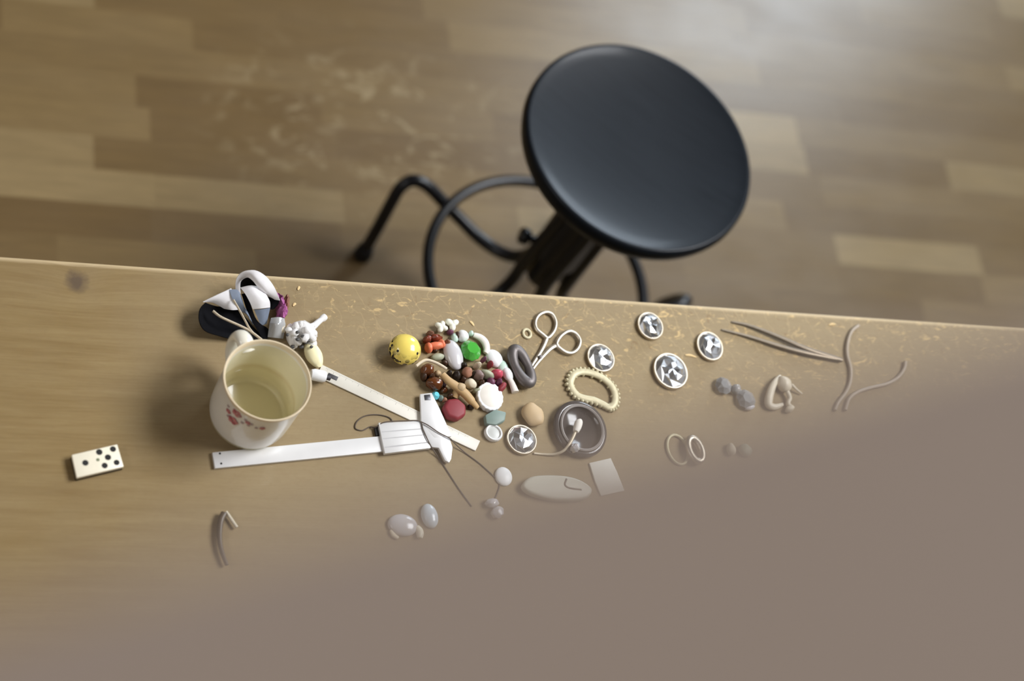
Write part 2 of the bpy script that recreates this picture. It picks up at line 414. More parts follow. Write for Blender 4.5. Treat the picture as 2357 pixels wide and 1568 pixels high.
obj('collar', lathe([(0, 0.175), (0.024, 0.175), (0.024, 0.235), (0.037, 0.245), (0.037, 0.40), (0.044, 0.405), (0.042, 0.425), (0, 0.425)], (AX, AY, 0), 32), M_STEEL, st)
LEG = [(-0.012, 0.034, 0.41), (-0.011, 0.0352, 0.33), (-0.0085, 0.0366, 0.26), (-0.0076, 0.0376, 0.20), (-0.0130, 0.0385, 0.165), (-0.0255, 0.0487, 0.138), (-0.0458, 0.0658, 0.1245),
       (-0.0711, 0.0859, 0.124), (-0.0988, 0.1086, 0.132), (-0.1292, 0.1282, 0.146), (-0.1568, 0.1420, 0.162), (-0.1800, 0.1470, 0.166), (-0.1956, 0.1418, 0.153), (-0.2028, 0.1304, 0.125), (-0.2088, 0.1173, 0.08), (-0.2118, 0.1104, 0.012)]
def turned(a, p):
    c, s = cos(radians(a)), sin(radians(a))
    return Vector((AX + c * p[0] - s * p[1], AY + s * p[0] + c * p[1], p[2]))
for a in (0, 76, 152, 213, 262):
    lg = obj('leg', tube(smooth_path([turned(a, p) for p in LEG], 4), 0.0098, 12), M_STEEL, st, smooth=60)
    p = turned(a, (-0.2118, 0.1104, 0))
    obj('rubber_foot', lathe([(0, 0), (0.0135, 0), (0.0145, 0.004), (0.0130, 0.022), (0.0112, 0.026), (0, 0.026)], p, 20), M_RUB, lg)
obj('footring', tube([Vector((AX + 0.1693 * cos(2 * pi * i / 72), AY + 0.1693 * sin(2 * pi * i / 72), 0.158)) for i in range(72)], 0.0085, 12, True), M_STEEL, st, smooth=60)
k1 = at(1219, 548, z=0.25); k0 = Vector((AX, AY, 0.25)).lerp(k1, 0.4)
kb = tube([k0, k1], 0.006, 10); merge(kb, tube([k1, k1 + (k1 - k0) * 0.1, k1 + (k1 - k0) * 0.45, k1 + (k1 - k0) * 0.55], lambda t: 0.009 if t < 0.1 or t > 0.9 else 0.0125, 14))
obj('clamp_knob', kb, M_STEEL, st, smooth=60)

# ------------------------------------------------------------------ materials of the small finds
M_CERAM = mat('cream_glazed_ceramic', (232, 228, 212), 0.22, vary=0.03, scale=30, coat=0.5)
M_WHITE = mat('white_plastic', (238, 238, 238), 0.35, vary=0.03)
M_WHITE2 = mat('chalky_white', (232, 226, 216), 0.6, vary=0.08, scale=150)
M_RULER = mat('white_ruler_enamel', (222, 217, 205), 0.4, vary=0.03)
M_IVORY = mat('ivory', (238, 230, 208), 0.35, vary=0.06, scale=120)
M_EBONY = mat('ebony', (38, 26, 16), 0.5, vary=0.2, scale=80)
M_INK = mat('black_pip_paint', (20, 18, 16), 0.6)
M_SILVER = mat('brushed_silver', (204, 194, 178), 0.42, 1.0, vary=0.08, scale=120)
M_CHROME = mat('bright_foil', (232, 236, 242), 0.27, 1.0, vary=0.05, scale=90)
M_DARKFOIL = mat('tarnished_foil', (74, 82, 92), 0.25, 1.0, vary=0.2, scale=90)
M_STEELG = mat('dull_grey_steel', (112, 106, 104), 0.5, 0.6, vary=0.2, scale=120, bump=0.1)
M_GOLDW = mat('pale_gilt', (204, 194, 160), 0.5, 0.15, vary=0.15, scale=200, bump=0.3)
M_CORD = mat('grey_brown_thread', (92, 80, 70), 0.8, vary=0.2, scale=300)
M_STRING = mat('undyed_string', (214, 200, 176), 0.8, vary=0.15, scale=300)
M_GREEN = mat('green_glass_crystal', (78, 172, 66), 0.12, vary=0.15, scale=60, coat=0.6)
M_YELLOW = mat('yellow_glaze', (236, 214, 112), 0.22, vary=0.06, scale=60, coat=0.5)
M_ORANGE = mat('salmon_orange', (232, 128, 92), 0.45, vary=0.15, scale=160)
M_AMBER = mat('dark_amber', (96, 52, 24), 0.25, vary=0.8, scale=150, coat=0.5)
M_BROWN = mat('dark_brown_bead', (70, 46, 30), 0.4, vary=0.4, scale=140)
M_PEBB = mat('pinkish_brown_pebble', (164, 116, 92), 0.5, vary=0.25, scale=160)
M_TAN = mat('tan_bone', (182, 150, 104), 0.55, vary=0.12, scale=140, bump=0.15)
M_TAN2 = mat('pale_tan_stone', (190, 164, 126), 0.55, vary=0.08, scale=90)
M_MAROON = mat('matt_maroon', (136, 50, 56), 0.55, vary=0.15, scale=110)
M_PINK = mat('raspberry_pink', (198, 78, 96), 0.4, vary=0.15, scale=110)
M_PLUM = mat('plum', (112, 64, 88), 0.45, vary=0.2, scale=110)
M_TURQ = mat('turquoise', (116, 212, 226), 0.25, vary=0.12, scale=120, coat=0.4)
M_TEAL = mat('teal_grey_stone', (124, 142, 134), 0.5, vary=0.1, scale=90)
M_SAGE = mat('sage_green_stone', (166, 168, 144), 0.5, vary=0.12, scale=90)
M_OPAL = mat('milky_glass', (204, 201, 203), 0.2, vary=0.05, scale=60, coat=0.6, sss=0.3)
M_MINT = mat('pale_mint_glass', (206, 232, 216), 0.25, vary=0.06, coat=0.4)
M_SMOKE = mat('smoked_glass', (186, 182, 182), 0.08, trans=0.85, vary=0.04)
M_CLEAR = mat('clear_glass', (214, 214, 214), 0.08, trans=0.6, vary=0.04, scale=80, bump=0.1)
M_BLACKC = mat('black_ribbon_cloth', (10, 10, 14), 0.9, vary=0.25, scale=300, spec=0.15)
M_WHITEC = mat('white_ribbon_cloth', (236, 234, 236), 0.7, vary=0.05, scale=300)
M_GREYC = mat('blue_grey_ribbon', (112, 122, 138), 0.7, vary=0.15, scale=300)
M_PURPLE = mat('magenta_petal', (158, 84, 136), 0.6, vary=0.35, scale=180)
M_DRYBR = mat('dry_brown_leaf', (128, 88, 66), 0.7, vary=0.3, scale=180)
M_CREAM = mat('cream_filling', (216, 204, 180), 0.6, vary=0.12, scale=140)
M_PORC = mat('white_porcelain', (232, 230, 228), 0.25, vary=0.05, scale=80, coat=0.4)
M_PALEY = mat('pale_yellow_wax', (236, 226, 182), 0.45, vary=0.06, scale=100)
M_PAPER = mat('white_card', (222, 218, 208), 0.8, vary=0.04)

# ------------------------------------------------------------------ cup
def cup_mat():
    m, nt, b = nodes_of('tea_stained_glaze'); g = N(nt)
    tc = g.new('ShaderNodeTexCoord'); sep = g.new('ShaderNodeSeparateXYZ'); nt.links.new(tc.outputs['Object'], sep.inputs[0])
    z = g.math('ADD', sep.outputs[2], g.math('MULTIPLY', g.noise(tc.outputs['Object'], 24, 3), 0.012))
    r = g.math('SQRT', g.math('ADD', g.math('POWER', sep.outputs[0], 2.0), g.math('POWER', sep.outputs[1], 2.0)))
    inside = g.math('LESS_THAN', r, 0.0396)
    ring = g.math('SUBTRACT', 1.0, g.ramp(g.math('ABSOLUTE', g.math('SUBTRACT', z, 0.041)), 0.0, 0.006))
    below = g.math('SUBTRACT', 1.0, g.ramp(z, 0.036, 0.047))
    base = g.mix(g.math('MULTIPLY', inside, 0.75), rgb(232, 229, 220), rgb(224, 216, 178))
    c = g.mix(g.math('MULTIPLY', g.math('MULTIPLY', inside, below), 0.28), base, rgb(214, 200, 150))
    c = g.mix(g.math('MULTIPLY', g.math('MULTIPLY', inside, ring), 0.32), c, rgb(184, 156, 92))
    c = g.mix(g.math('MULTIPLY', g.ramp(z, 0.0835, 0.0860), 0.6), c, rgb(226, 198, 146))
    nt.links.new(c, b.inputs['Base Color']); b.inputs['Roughness'].default_value = 0.24; b.inputs['Coat Weight'].default_value = 0.4
    return m
MX, MY, MH = -0.3010, -0.1604, 0.083
cup = thing('cup', (MX, MY, TZ), 'cream ceramic cup with tea-stained inside and small red flowers, behind the calipers', 'cup')
prof = [(0, 0.0035), (0.030, 0.0035), (0.031, 0.0), (0.0345, 0.0), (0.0385, 0.005), (0.0405, 0.014), (0.0412, 0.03), (0.0418, 0.06), (0.0424, 0.078), (0.0431, 0.0822), (0.0428, MH), (0.0418, MH), (0.0408, 0.0815), (0.0396, 0.076), (0.0388, 0.055), (0.0382, 0.02), (0.0372, 0.010), (0.033, 0.0066), (0, 0.006)]
obj('bowl', lathe(prof, (MX, MY, TZ), 96), cup_mat(), cup, smooth=50)
ha = radians(110); hd = Vector((cos(ha), sin(ha), 0)); hb = Vector((MX, MY, TZ))
hp = [hb + hd * r + Vector((0, 0, z)) for r, z in [(0.0405, 0.066), (0.049, 0.0705), (0.0575, 0.066), (0.0605, 0.053), (0.058, 0.038), (0.050, 0.027), (0.0402, 0.022)]]
obj('handle', tube(smooth_path(hp, 6), lambda t: 0.0078 + 0.0010 * abs(2 * t - 1), 14, flat=0.72), M_CERAM, cup, smooth=60)
def on_cup(px, py, r=0.0416):
    d = RX * ((px - W / 2) / F) + RY * ((py - H / 2) / F) + RZ
    ox, oy = CAM.x - MX, CAM.y - MY
    a = d.x ** 2 + d.y ** 2; b = ox * d.x + oy * d.y; c = ox * ox + oy * oy - r * r
    t = (-b - math.sqrt(max(b * b - a * c, 0))) / a
    return CAM + d * t
fl = bmesh.new()
def petal(p, s, k):
    n = Vector((p.x - MX, p.y - MY, 0)).normalized(); u = Vector((0, 0, 1)); v = n.cross(u)
    q = [p + n * 0.0009 + (v * cos(2 * pi * i / 10) + u * sin(2 * pi * i / 10)) * s for i in range(10)]
    f = fl.faces.new([fl.verts.new(x - n * (0.0416 - 0.0416 * math.cos(min(1, (x - p).dot(v) / 0.0416)))) for x in q]); f.material_index = k
for fx, fy, fs in ((546, 951, 0.0034), (537, 967, 0.0036), (527, 946, 0.0020), (604, 985, 0.0018), (571, 972, 0.0018)):
    c0 = on_cup(fx, fy)
    n0 = Vector((c0.x - MX, c0.y - MY, 0)).normalized(); v0 = n0.cross(Vector((0, 0, 1)))
    for i in range(5):
        a = 2 * pi * i / 5 + fx
        pp = c0 + v0 * cos(a) * fs * 0.95 + Vector((0, 0, sin(a) * fs * 0.95))
        r_ = Vector((pp.x - MX, pp.y - MY, 0)); k = 0.0416 / r_.length
        petal(Vector((MX + r_.x * k, MY + r_.y * k, pp.z)), fs * 0.75, i % 2)
for lx, ly in ((552, 958), (558, 972), (566, 966), (526, 957), (572, 978), (590, 984), (527, 934), (580, 976)):
    petal(on_cup(lx, ly), 0.0018, 2)
obj('flower_print', fl, [mat('rose_red_print', (192, 122, 124), 0.35), mat('dark_rose_print', (164, 82, 92), 0.35), mat('faded_leaf_print', (170, 150, 150), 0.35)], cup, smooth=0)

# ------------------------------------------------------------------ domino
D4 = [(165, 1047), (270, 1022.5), (285, 1074), (177, 1100)]
hT = 0.0085
dc = at(225, 1061, 0)
dom = thing('domino', (dc.x, dc.y, TZ), 'ivory and ebony domino tile showing one and five pips, lying apart at the left', 'domino')
q = [at(x, y, hT) for x, y in D4]
obj('backing', prism(q, TZ, TZ + 0.0042, 0.0005), M_EBONY, dom, smooth=30)
bm = prism(q, TZ + 0.0042, TZ + hT, 0.0007)
for p in bm.faces: p.material_index = 0
for px, py, rr, k in ((196.5, 1065.7, 7.2, 1), (228.5, 1041, 7.4, 1), (260, 1034, 7, 1), (248.5, 1053, 7.2, 1), (241, 1072, 7, 1), (268.5, 1065, 6.8, 1), (225.3, 1058.6, 4, 2)):
    c0 = at(px, py, hT); r0 = rr * sc(px, py)
    f = bm.faces.new([bm.verts.new((c0.x + r0 * cos(2 * pi * i / 18), c0.y + r0 * sin(2 * pi * i / 18), TZ + hT + 0.00012)) for i in range(18)])
    f.material_index = k
obj('face', bm, [M_IVORY, M_INK, mat('brass_pin', (140, 146, 116), 0.4, 0.6)], dom, smooth=30)

# ------------------------------------------------------------------ ruler and calipers
rl0, rl1 = Vector((755, 862)), Vector((1100, 1026.5))
rd = (rl1 - rl0).normalized(); rn = Vector((-rd.y, rd.x))
rs = rl0 - rd * 22
rp = [rs + rn * 14.5, rs - rn * 14.5, rl1 - rn * 12.5, rl1 + rn * 12.5]
rc = at(930, 945)
ru = thing('ruler', (rc.x, rc.y, TZ), 'white enamelled ruler lying aslant under the jaws of the calipers', 'ruler')
obj('blade', pxprism([tuple(p) for p in rp], 0, 0.0018, 0.0003), M_RULER, ru, smooth=30)
tk = bmesh.new()
for i in range(4, 118):
    a = rs + rd * (i * 3.2); l = 8 if i % 10 == 0 else 5 if i % 5 == 0 else 3
    for s_ in (1,):
        e0 = a - rn * (13.0 - 0.018 * i); e1 = e0 + rn * l
        w = rd * 0.32
        q = [at(*(e0 - w), 0.00186), at(*(e0 + w), 0.00186), at(*(e1 + w), 0.00186), at(*(e1 - w), 0.00186)]
        tk.faces.new([tk.verts.new(v) for v in q])
obj('scale_marks', tk, mat('grey_scale_ink', (150, 146, 138), 0.6), ru, smooth=0)
obj('slot', pxprism([(757, 858), (779, 868), (775, 876), (753, 866)], 0.0016, 0.0024, 0.0002), mat('dark_slot', (60, 58, 60), 0.5), ru, smooth=30)
CZ = 0.0021
cc_ = at(760, 1030)
cal = thing('calipers', (cc_.x, cc_.y, TZ), 'long pale metal vernier calipers with a sliding jaw, in front of the cup', 'calipers')
M_CAL = mat('pale_satin_metal', (222, 221, 220), 0.35, 0.15, vary=0.04, scale=80)
obj('beam', pxprism([(489, 1041.5), (700, 1021), (880, 1003.5), (985, 993), (990, 1029), (884, 1039), (700, 1057.5), (495, 1078)], 0.0, 0.0040, 0.0005), M_CAL, cal, smooth=30)
ho = bmesh.new()
for x, y in ((504, 1048), (507, 1071)): merge(ho, lathe([(0, 0.0040), (0.0011, 0.0040), (0.0011, 0.00415), (0, 0.00415)], at(x, y, 0), 12))
obj('rivet', ho, M_INK, cal)
obj('slider', pxprism([(871, 973), (966, 968.5), (992, 1031), (886, 1044)], 0.0022, 0.0074, 0.0006), M_CAL, cal, smooth=30)
gv = bmesh.new()
for t, w in ((0.30, 2.0), (0.52, 2.0), (0.80, 3.0)):
    a = Vector((871, 973)).lerp(Vector((886, 1044)), t); b = Vector((966, 968.5)).lerp(Vector((992, 1031)), t)
    merge(gv, pxprism([(a.x + 3, a.y - w / 2), (b.x - 3, b.y - w / 2), (b.x - 3, b.y + w / 2), (a.x + 3, a.y + w / 2)], 0.0070, 0.00752))
obj('vernier_grooves', gv, mat('engraved_grey', (176, 174, 174), 0.5), cal, smooth=0)
obj('jaw', pxprism([(967, 907), (994, 904), (1013, 942), (1032, 985), (1040, 1004), (1000, 1008), (970, 972)], 0.0024, 0.0064, 0.0006), M_CAL, cal, smooth=30)
obj('lower_jaw', pxprism([(969, 973), (1012, 988), (1036, 1010), (1042, 1030), (1039, 1056), (1034, 1065), (1024, 1060), (1010, 1031), (993, 1029)], 0.0022, 0.0062, 0.0006), M_CAL, cal, smooth=30)
obj('jaw_screw', pxprism([(977, 909), (990, 908), (992, 920), (979, 921)], 0.0064, 0.0072, 0.0003), mat('dark_screw', (84, 84, 88), 0.4, 0.7), cal, smooth=30)
obj('thumb_pad', pxprism([(862, 984), (873, 979), (879, 1000), (866, 1003)], 0.0, 0.0036, 0.0005), mat('black_thumb_pad', (48, 46, 44), 0.6), cal, smooth=30)

# ------------------------------------------------------------------ cord
cp = [(905, 975, .0008), (897, 962, .0008), (872, 955, .0008), (842, 957, .0008), (822, 970, .0008), (818, 986, .0008), (834, 991, .0008), (851, 983, .0008), (864, 984, .0042), (885, 972, .0082), (930, 969, .0083), (966, 970, .0083),
      (974, 990, .0083), (987, 1018, .0083), (998, 1037, .004), (1012, 1058, .0010), (1030, 1085, .0008), (1058, 1128, .0008), (1086, 1166, .0008)]
th = obj('cord', tube(smooth_path([at(x, y, h) for x, y, h in cp], 5), 0.00065, 6), M_CORD, loc=at(860, 985))
merge_pts = [(967, 970, .0083), (985, 979, .0082), (1010, 996, .0078), (1035, 1009, .0075), (1050, 1024, .004), (1070, 1042, .0010), (1105, 1068, .0008), (1140, 1100, .0008), (1150, 1112, .0008), (1146, 1132, .0008), (1137, 1152, .0008)]
obj('loose_end', tube(smooth_path([at(x, y, h) for x, y, h in merge_pts], 5), 0.00065, 6), M_CORD, th)
tag(th, 'thin dark cord looped over the calipers, its two ends trailing forward', 'cord')

# ------------------------------------------------------------------ ribbon, sachet, figure and peg behind the cup
rb0 = at(560, 735)
rb = thing('ribbon', (rb0.x, rb0.y, TZ), 'black and white ribbon folded into loops behind the cup handle', 'ribbon')
def rows(*r): return [list(x) for x in r]
obj('black_loop', strip(rows([(474, 697, .020), (500, 706, .010), (530, 706, .006), (552, 712, .004)], [(461, 712, .020), (490, 718, .007), (535, 722, .004), (560, 724, .003)], [(459, 738, .019), (492, 738, .005), (545, 740, .003), (574, 742, .003)], [(472, 761, .016), (510, 758, .004), (560, 757, .003), (588, 758, .003)], [(505, 773, .010), (545, 774, .003), (585, 774, .003), (604, 772, .003)], [(545, 784, .004), (570, 786, .002), (600, 786, .0015), (620, 782, .0015)])), M_BLACKC, rb, smooth=60)
obj('white_loop', strip(rows([(468, 696, .021), (490, 697, .017), (516, 711, .012)], [(498, 680, .026), (516, 692, .022), (536, 714, .014)], [(532, 664, .030), (546, 684, .024), (556, 712, .014)])), M_WHITEC, rb, smooth=60)
obj('grey_fold', strip(rows([(528, 667, .0295), (536, 690, .024), (552, 716, .012)], [(548, 668, .028), (556, 694, .022), (570, 726, .010)], [(558, 690, .020), (566, 716, .014), (582, 748, .006)])), M_GREYC, rb, smooth=60)
obj('arch', strip(rows([(543, 676, .012), (549, 678, .010), (554, 676, .008)], [(544, 645, .027), (550, 648, .024), (554, 650, .020)], [(558, 627, .037), (566, 634, .034), (569, 639, .030)], [(586, 622, .042), (584, 636, .040), (582, 647, .035)], [(612, 636, .041), (600, 652, .038), (592, 660, .032)], [(632, 662, .034), (616, 672, .032), (606, 676, .026)], [(644, 692, .022), (632, 690, .020), (624, 688, .016)])), M_WHITEC, rb, smooth=60)
obj('arch_lining', strip(rows([(552, 676, .006), (556, 662, .004)], [(552, 646, .017), (570, 664, .004)], [(568, 634, .025), (586, 662, .004)], [(584, 640, .025), (598, 668, .004)], [(600, 656, .02), (606, 676, .004)])), M_BLACKC, rb, smooth=60)
obj('tongue', strip(rows([(553, 662, .024), (580, 657, .030), (606, 664, .026)], [(564, 676, .028), (588, 672, .033), (614, 680, .028)], [(574, 694, .025), (598, 690, .029), (621, 694, .024)], [(582, 712, .018), (603, 710, .021), (622, 708, .018)]), 0.001), M_WHITEC, rb, smooth=60)
obj('tongue_lining', strip(rows([(585, 713, .0165), (604, 712, .019), (622, 709, .016)], [(592, 730, .012), (606, 730, .013), (618, 727, .011)], [(600, 749, .006), (608, 748, .006), (614, 745, .005)])), M_GREYC, rb, smooth=60)
obj('black_tail', strip(rows([(556, 677, .020), (566, 676, .020), (574, 688, .018)], [(563, 700, .015), (572, 704, .016), (582, 716, .014)], [(574, 730, .010), (584, 734, .010), (594, 742, .009)], [(590, 756, .006), (602, 758, .006), (614, 754, .005)], [(604, 780, .003), (616, 778, .003), (626, 770, .002)])), M_BLACKC, rb, smooth=60)
obj('black_edge', strip(rows([(611, 673, .026), (627, 684, .023), (643, 692, .019)], [(620, 692, .017), (630, 697, .016), (640, 702, .013)], [(622, 712, .010), (626, 713, .010), (630, 712, .008)])), M_BLACKC, rb, smooth=60)
obj('cut_edge', tube(smooth_path([at(x, y, h) for x, y, h in [(490, 716, .022), (505, 728, .021), (525, 738, .018), (552, 750, .014), (575, 762, .010), (602, 782, .006)]], 5), 0.0011, 8, flat=1.6), M_STRING, rb, smooth=60)
obj('cut_edge', tube(smooth_path([at(x, y, h) for x, y, h in [(537, 690, .026), (551, 714, .022), (564, 738, .017), (574, 756, .012), (586, 770, .008)]], 5), 0.0009, 8, flat=1.6), M_STRING, rb, smooth=60)

sa0 = at(638, 745)
sa = thing('sachet', (sa0.x, sa0.y, TZ), 'small clear sachet holding a purple flower and cream filling, beside the folded ribbon', 'sachet')
obj('sleeve', strip(rows([(624, 732, .012), (640, 730, .015), (655, 733, .012)], [(622, 740, .012), (640, 740, .017), (656, 741, .012)], [(620, 748, .011), (638, 748, .018), (657, 750, .011)], [(616, 776, .004), (634, 778, .008), (652, 780, .004)]), 0.0006), M_CLEAR, sa, smooth=60)
p = at(640, 706); obj('purple_flower', blob(p, (0.0046, 0.0100, 0.009), 0.25, 0.45, 2.6, 3), M_PURPLE, sa)
p = at(644, 728); obj('purple_flower', blob(p, (0.0050, 0.0080, 0.010), -0.1, 0.5, 2.8, 8), M_PURPLE, sa)
p = at(640, 757); obj('cream_filling', blob(p, (0.0058, 0.0105, 0.0075), 0.1, 0.25, 1.6, 4), M_CREAM, sa)
p = at(655, 706); obj('dry_leaf', blob(p, (0.0030, 0.0115, 0.007), -0.2, 0.4, 2.2, 6), M_DRYBR, sa)

fg0 = at(695, 780)
fg = thing('figurine', (fg0.x, fg0.y, TZ), 'small white porcelain figure lying with one arm stretched out, behind the cup rim', 'figurine')
p = at(692, 772); obj('torso', blob(p, (0.0135, 0.0105, 0.012), -0.35, 0.22, 1.7, 11), M_PORC, fg)
p = at(668, 782); obj('folded_leg', blob(p, (0.0052, 0.0135, 0.009), 0.2, 0.22, 1.8, 12), M_PORC, fg)
p = at(712, 796); obj('head', blob(p, (0.0060, 0.0066, 0.0075), 0.3, 0.15, 1.8, 13), M_PORC, fg)
obj('arm', tube(smooth_path([at(x, y, h) for x, y, h in [(700, 764, .010), (718, 754, .010), (732, 742, .009), (748, 729, .008)]], 5), lambda t: 0.0044 - 0.0018 * t + (0.0010 if t > 0.85 else 0), 12), M_PORC, fg, smooth=60)
obj('arm', tube(smooth_path([at(x, y, h) for x, y, h in [(702, 760, .012), (712, 752, .014), (722, 748, .013)]], 5), 0.0026, 10), M_PORC, fg, smooth=60)
curls = bmesh.new()
for x, y, r0, h in ((680, 756, .0042, .012), (690, 752, .0040, .014), (704, 768, .0046, .016), (712, 776, .0042, .015), (676, 770, .0038, .014), (700, 782, .0044, .016), (718, 784, .0036, .012), (664, 764, .0034, .010), (684, 790, .0040, .010), (722, 770, .0030, .010)):
    merge(curls, blob(at(x, y, h), (r0, r0 * 1.2, r0), x * 0.3, 0.25, 2, x, 2, False))
obj('curls', curls, M_PORC, fg)
gap_shade = bmesh.new()  # dark lumps that put the shade of the figure's crevices into the colour
for x, y, r0, h in ((696, 776, .0024, .021), (708, 786, .0024, .019), (684, 766, .0022, .020), (684, 783, .0024, .019), (703, 790, .0026, .013), (716, 800, .002, .0125), (661, 772, .0020, .016), (672, 800, .0026, .009), (693, 800, .0028, .006)):
    merge(gap_shade, blob(at(x, y, h), (r0, r0 * 0.8, r0 * 0.6), 0.4, 0.3, 2, x, 2, False))
obj('crevice_shade', gap_shade, mat('crevice_shade_grey', (66, 64, 62), 0.5), fg)
p = at(718, 822); obj('foot_block', blob(p, (0.0082, 0.0150, 0.0070), 0.35, 0.14, 1.4, 15), M_PALEY, fg)
pg0 = at(737, 864)
pg = thing('peg', (pg0.x, pg0.y, TZ), 'short white peg lying on the end of the ruler beside the cup', 'peg')
obj('shaft', tube([at(716, 862, .0088), at(724, 863, .0088), at(744, 867, .0088), at(749, 868, .0086)], lambda t: 0.0062 if 0.05 < t < 0.9 else 0.0052, 18), M_WHITE, pg, smooth=50)
obj('socket', tube([at(748, 868, .0086), at(760, 871, .0080)], 0.0026, 12), mat('dark_socket', (52, 50, 54), 0.5), pg, smooth=50)

# ------------------------------------------------------------------ the heap of trinkets
def on(x, y, h, rest=0.0):
    """bench point under something whose middle, h above its rest, shows at that pixel"""
    p = at(x, y, h + rest); return Vector((p.x, p.y, TZ + rest))
def find(name, x, y, rx, ry, hz, m, label, cat, rz=0.0, amp=0.1, freq=1.5, seed=0, rest=0.0, group=None, sub=3, tilt=0.0):
    """one lump: half sizes rx, ry in photo pixels there, hz in metres"""
    k = sc(x, y); c = on(x, y, hz * 0.75, rest)
    if group is None and 950 < x < 1180 and y < 940: group = {'bead': 'beads in the trinket heap', 'chip': 'chips in the trinket heap', 'stone': 'stones in the trinket heap', 'pebble': 'pebbles in the trinket heap', 'scrap': 'brown scraps in the trinket heap'}.get(cat)
    if cat == 'pendant': group = 'pendant stones on the cord'
    if x > 1670 and cat == 'pebble': group = 'pebbles beside the two rings'
    return tag(obj(name, blob(c, (rx * k, ry * k * 1.12, hz), rz, amp, freq, seed, sub, True, tilt), m, loc=c), label, cat, group)

# spotted ball
c = on(931, 806, 0.0125); k = sc(931, 806)
ball = thing('spotted_ball', c, 'glossy yellow ball with black spots low on its side, first of the trinket heap', 'ball')
RB = 37.5 * k
def ball_mat():
    m, nt, b = nodes_of('yellow_spotted_glaze'); g = N(nt)
    tc = g.new('ShaderNodeTexCoord'); v = g.new('ShaderNodeTexVoronoi'); v.inputs['Scale'].default_value = 190
    nt.links.new(tc.outputs['Object'], v.inputs['Vector'])
    sep = g.new('ShaderNodeSeparateXYZ'); nt.links.new(tc.outputs['Object'], sep.inputs[0])
    low = g.math('SUBTRACT', 1.0, g.ramp(sep.outputs[2], 0.015, 0.024))
    sp = g.math('MULTIPLY', g.math('LESS_THAN', v.outputs['Distance'], 0.5), low)
    nt.links.new(g.mix(sp, rgb(238, 214, 108), rgb(44, 32, 14)), b.inputs['Base Color'])
    b.inputs['Roughness'].default_value = 0.2; b.inputs['Coat Weight'].default_value = 0.5; return m
obj('ball_body', lathe([(0, 0.0004)] + [(RB * sin(pi * i / 24) * 1.0, RB * 0.82 * (1 - cos(pi * i / 24))) for i in range(2, 23)] + [(0, RB * 1.64)], c, 48), ball_mat(), ball, smooth=60)
sp = bmesh.new()
for x, y, r0 in ((915.5, 808, 3.2), (898, 803, 4.6), (896, 824, 4.4), (900, 832, 4.0), (912, 842, 4.6), (918, 838, 3.0), (934, 850, 4.2), (905, 818, 2.8), (903, 786, 3.0), (957, 832, 3.2), (921, 833, 2.6), (909, 826, 3.0), (961, 814, 3.6), (902, 795, 3.6), (906, 833, 4.2), (926, 846, 4.0), (941, 845, 3.4), (950, 837, 3.4), (897, 812, 3.6)):
    d = RX * ((x - W / 2) / F) + RY * ((y - H / 2) / F) + RZ
    o_ = CAM - c - Vector((0, 0, RB * 0.82)); S = Vector((1 / RB, 1 / RB, 1 / (RB * 0.82)))
    dd = Vector((d.x * S.x, d.y * S.y, d.z * S.z)); oo = Vector((o_.x * S.x, o_.y * S.y, o_.z * S.z))
    A, B, C_ = dd.dot(dd), oo.dot(dd), oo.dot(oo) - 1.0
    if B * B - A * C_ < 0: continue
    t = (-B - math.sqrt(B * B - A * C_)) / A; p = CAM + d * t
    n = Vector((p.x - c.x, p.y - c.y, (p.z - c.z - RB * 0.82) / 0.67)).normalized()
    u = n.orthogonal().normalized(); v = n.cross(u); rr = r0 * k
    top = sp.verts.new(p + n * 0.0004); rim = [sp.verts.new(p + (u * cos(2 * pi * i / 12) + v * sin(2 * pi * i / 12)) * rr - n * 0.0001) for i in range(12)]
    for i in range(12): sp.faces.new((top, rim[i], rim[(i + 1) % 12]))
obj('spot', sp, M_INK, ball, smooth=60)

# salmon toy: rounded body and two stubby limbs
c = on(1000, 797, 0.005)
toy = thing('toy_figure', c, 'little salmon-orange figure with stubby limbs, right of the yellow ball', 'toy')
bm = blob(on(1004, 795, .006), (0.0085, 0.0042, 0.006), 0.15, 0.15, 1.5, 21); merge(bm, blob(on(987, 800, .005), (0.0042, 0.0058, 0.0055), 0.2, 0.15, 1.5, 22)); merge(bm, blob(on(1018, 790, .006), (0.0036, 0.0052, 0.005), 0.4, 0.15, 1.5, 23))
obj('toy_body', bm, M_ORANGE, toy)
bm = blob(on(984, 781, .006), (0.0045, 0.0036, 0.006), 0.3, 0.3, 2, 24); merge(bm, blob(on(1004, 777, .006), (0.0062, 0.0034, 0.006), 0.0, 0.35, 2, 25))
obj('toy_hat', bm, mat('red_brown_paint', (124, 58, 38), 0.4, vary=0.4, scale=150), toy)
find('bead', 1002, 808, 6, 4, .003, M_BROWN, 'small dark brown bead tucked under the salmon-orange figure', 'bead', seed=26)

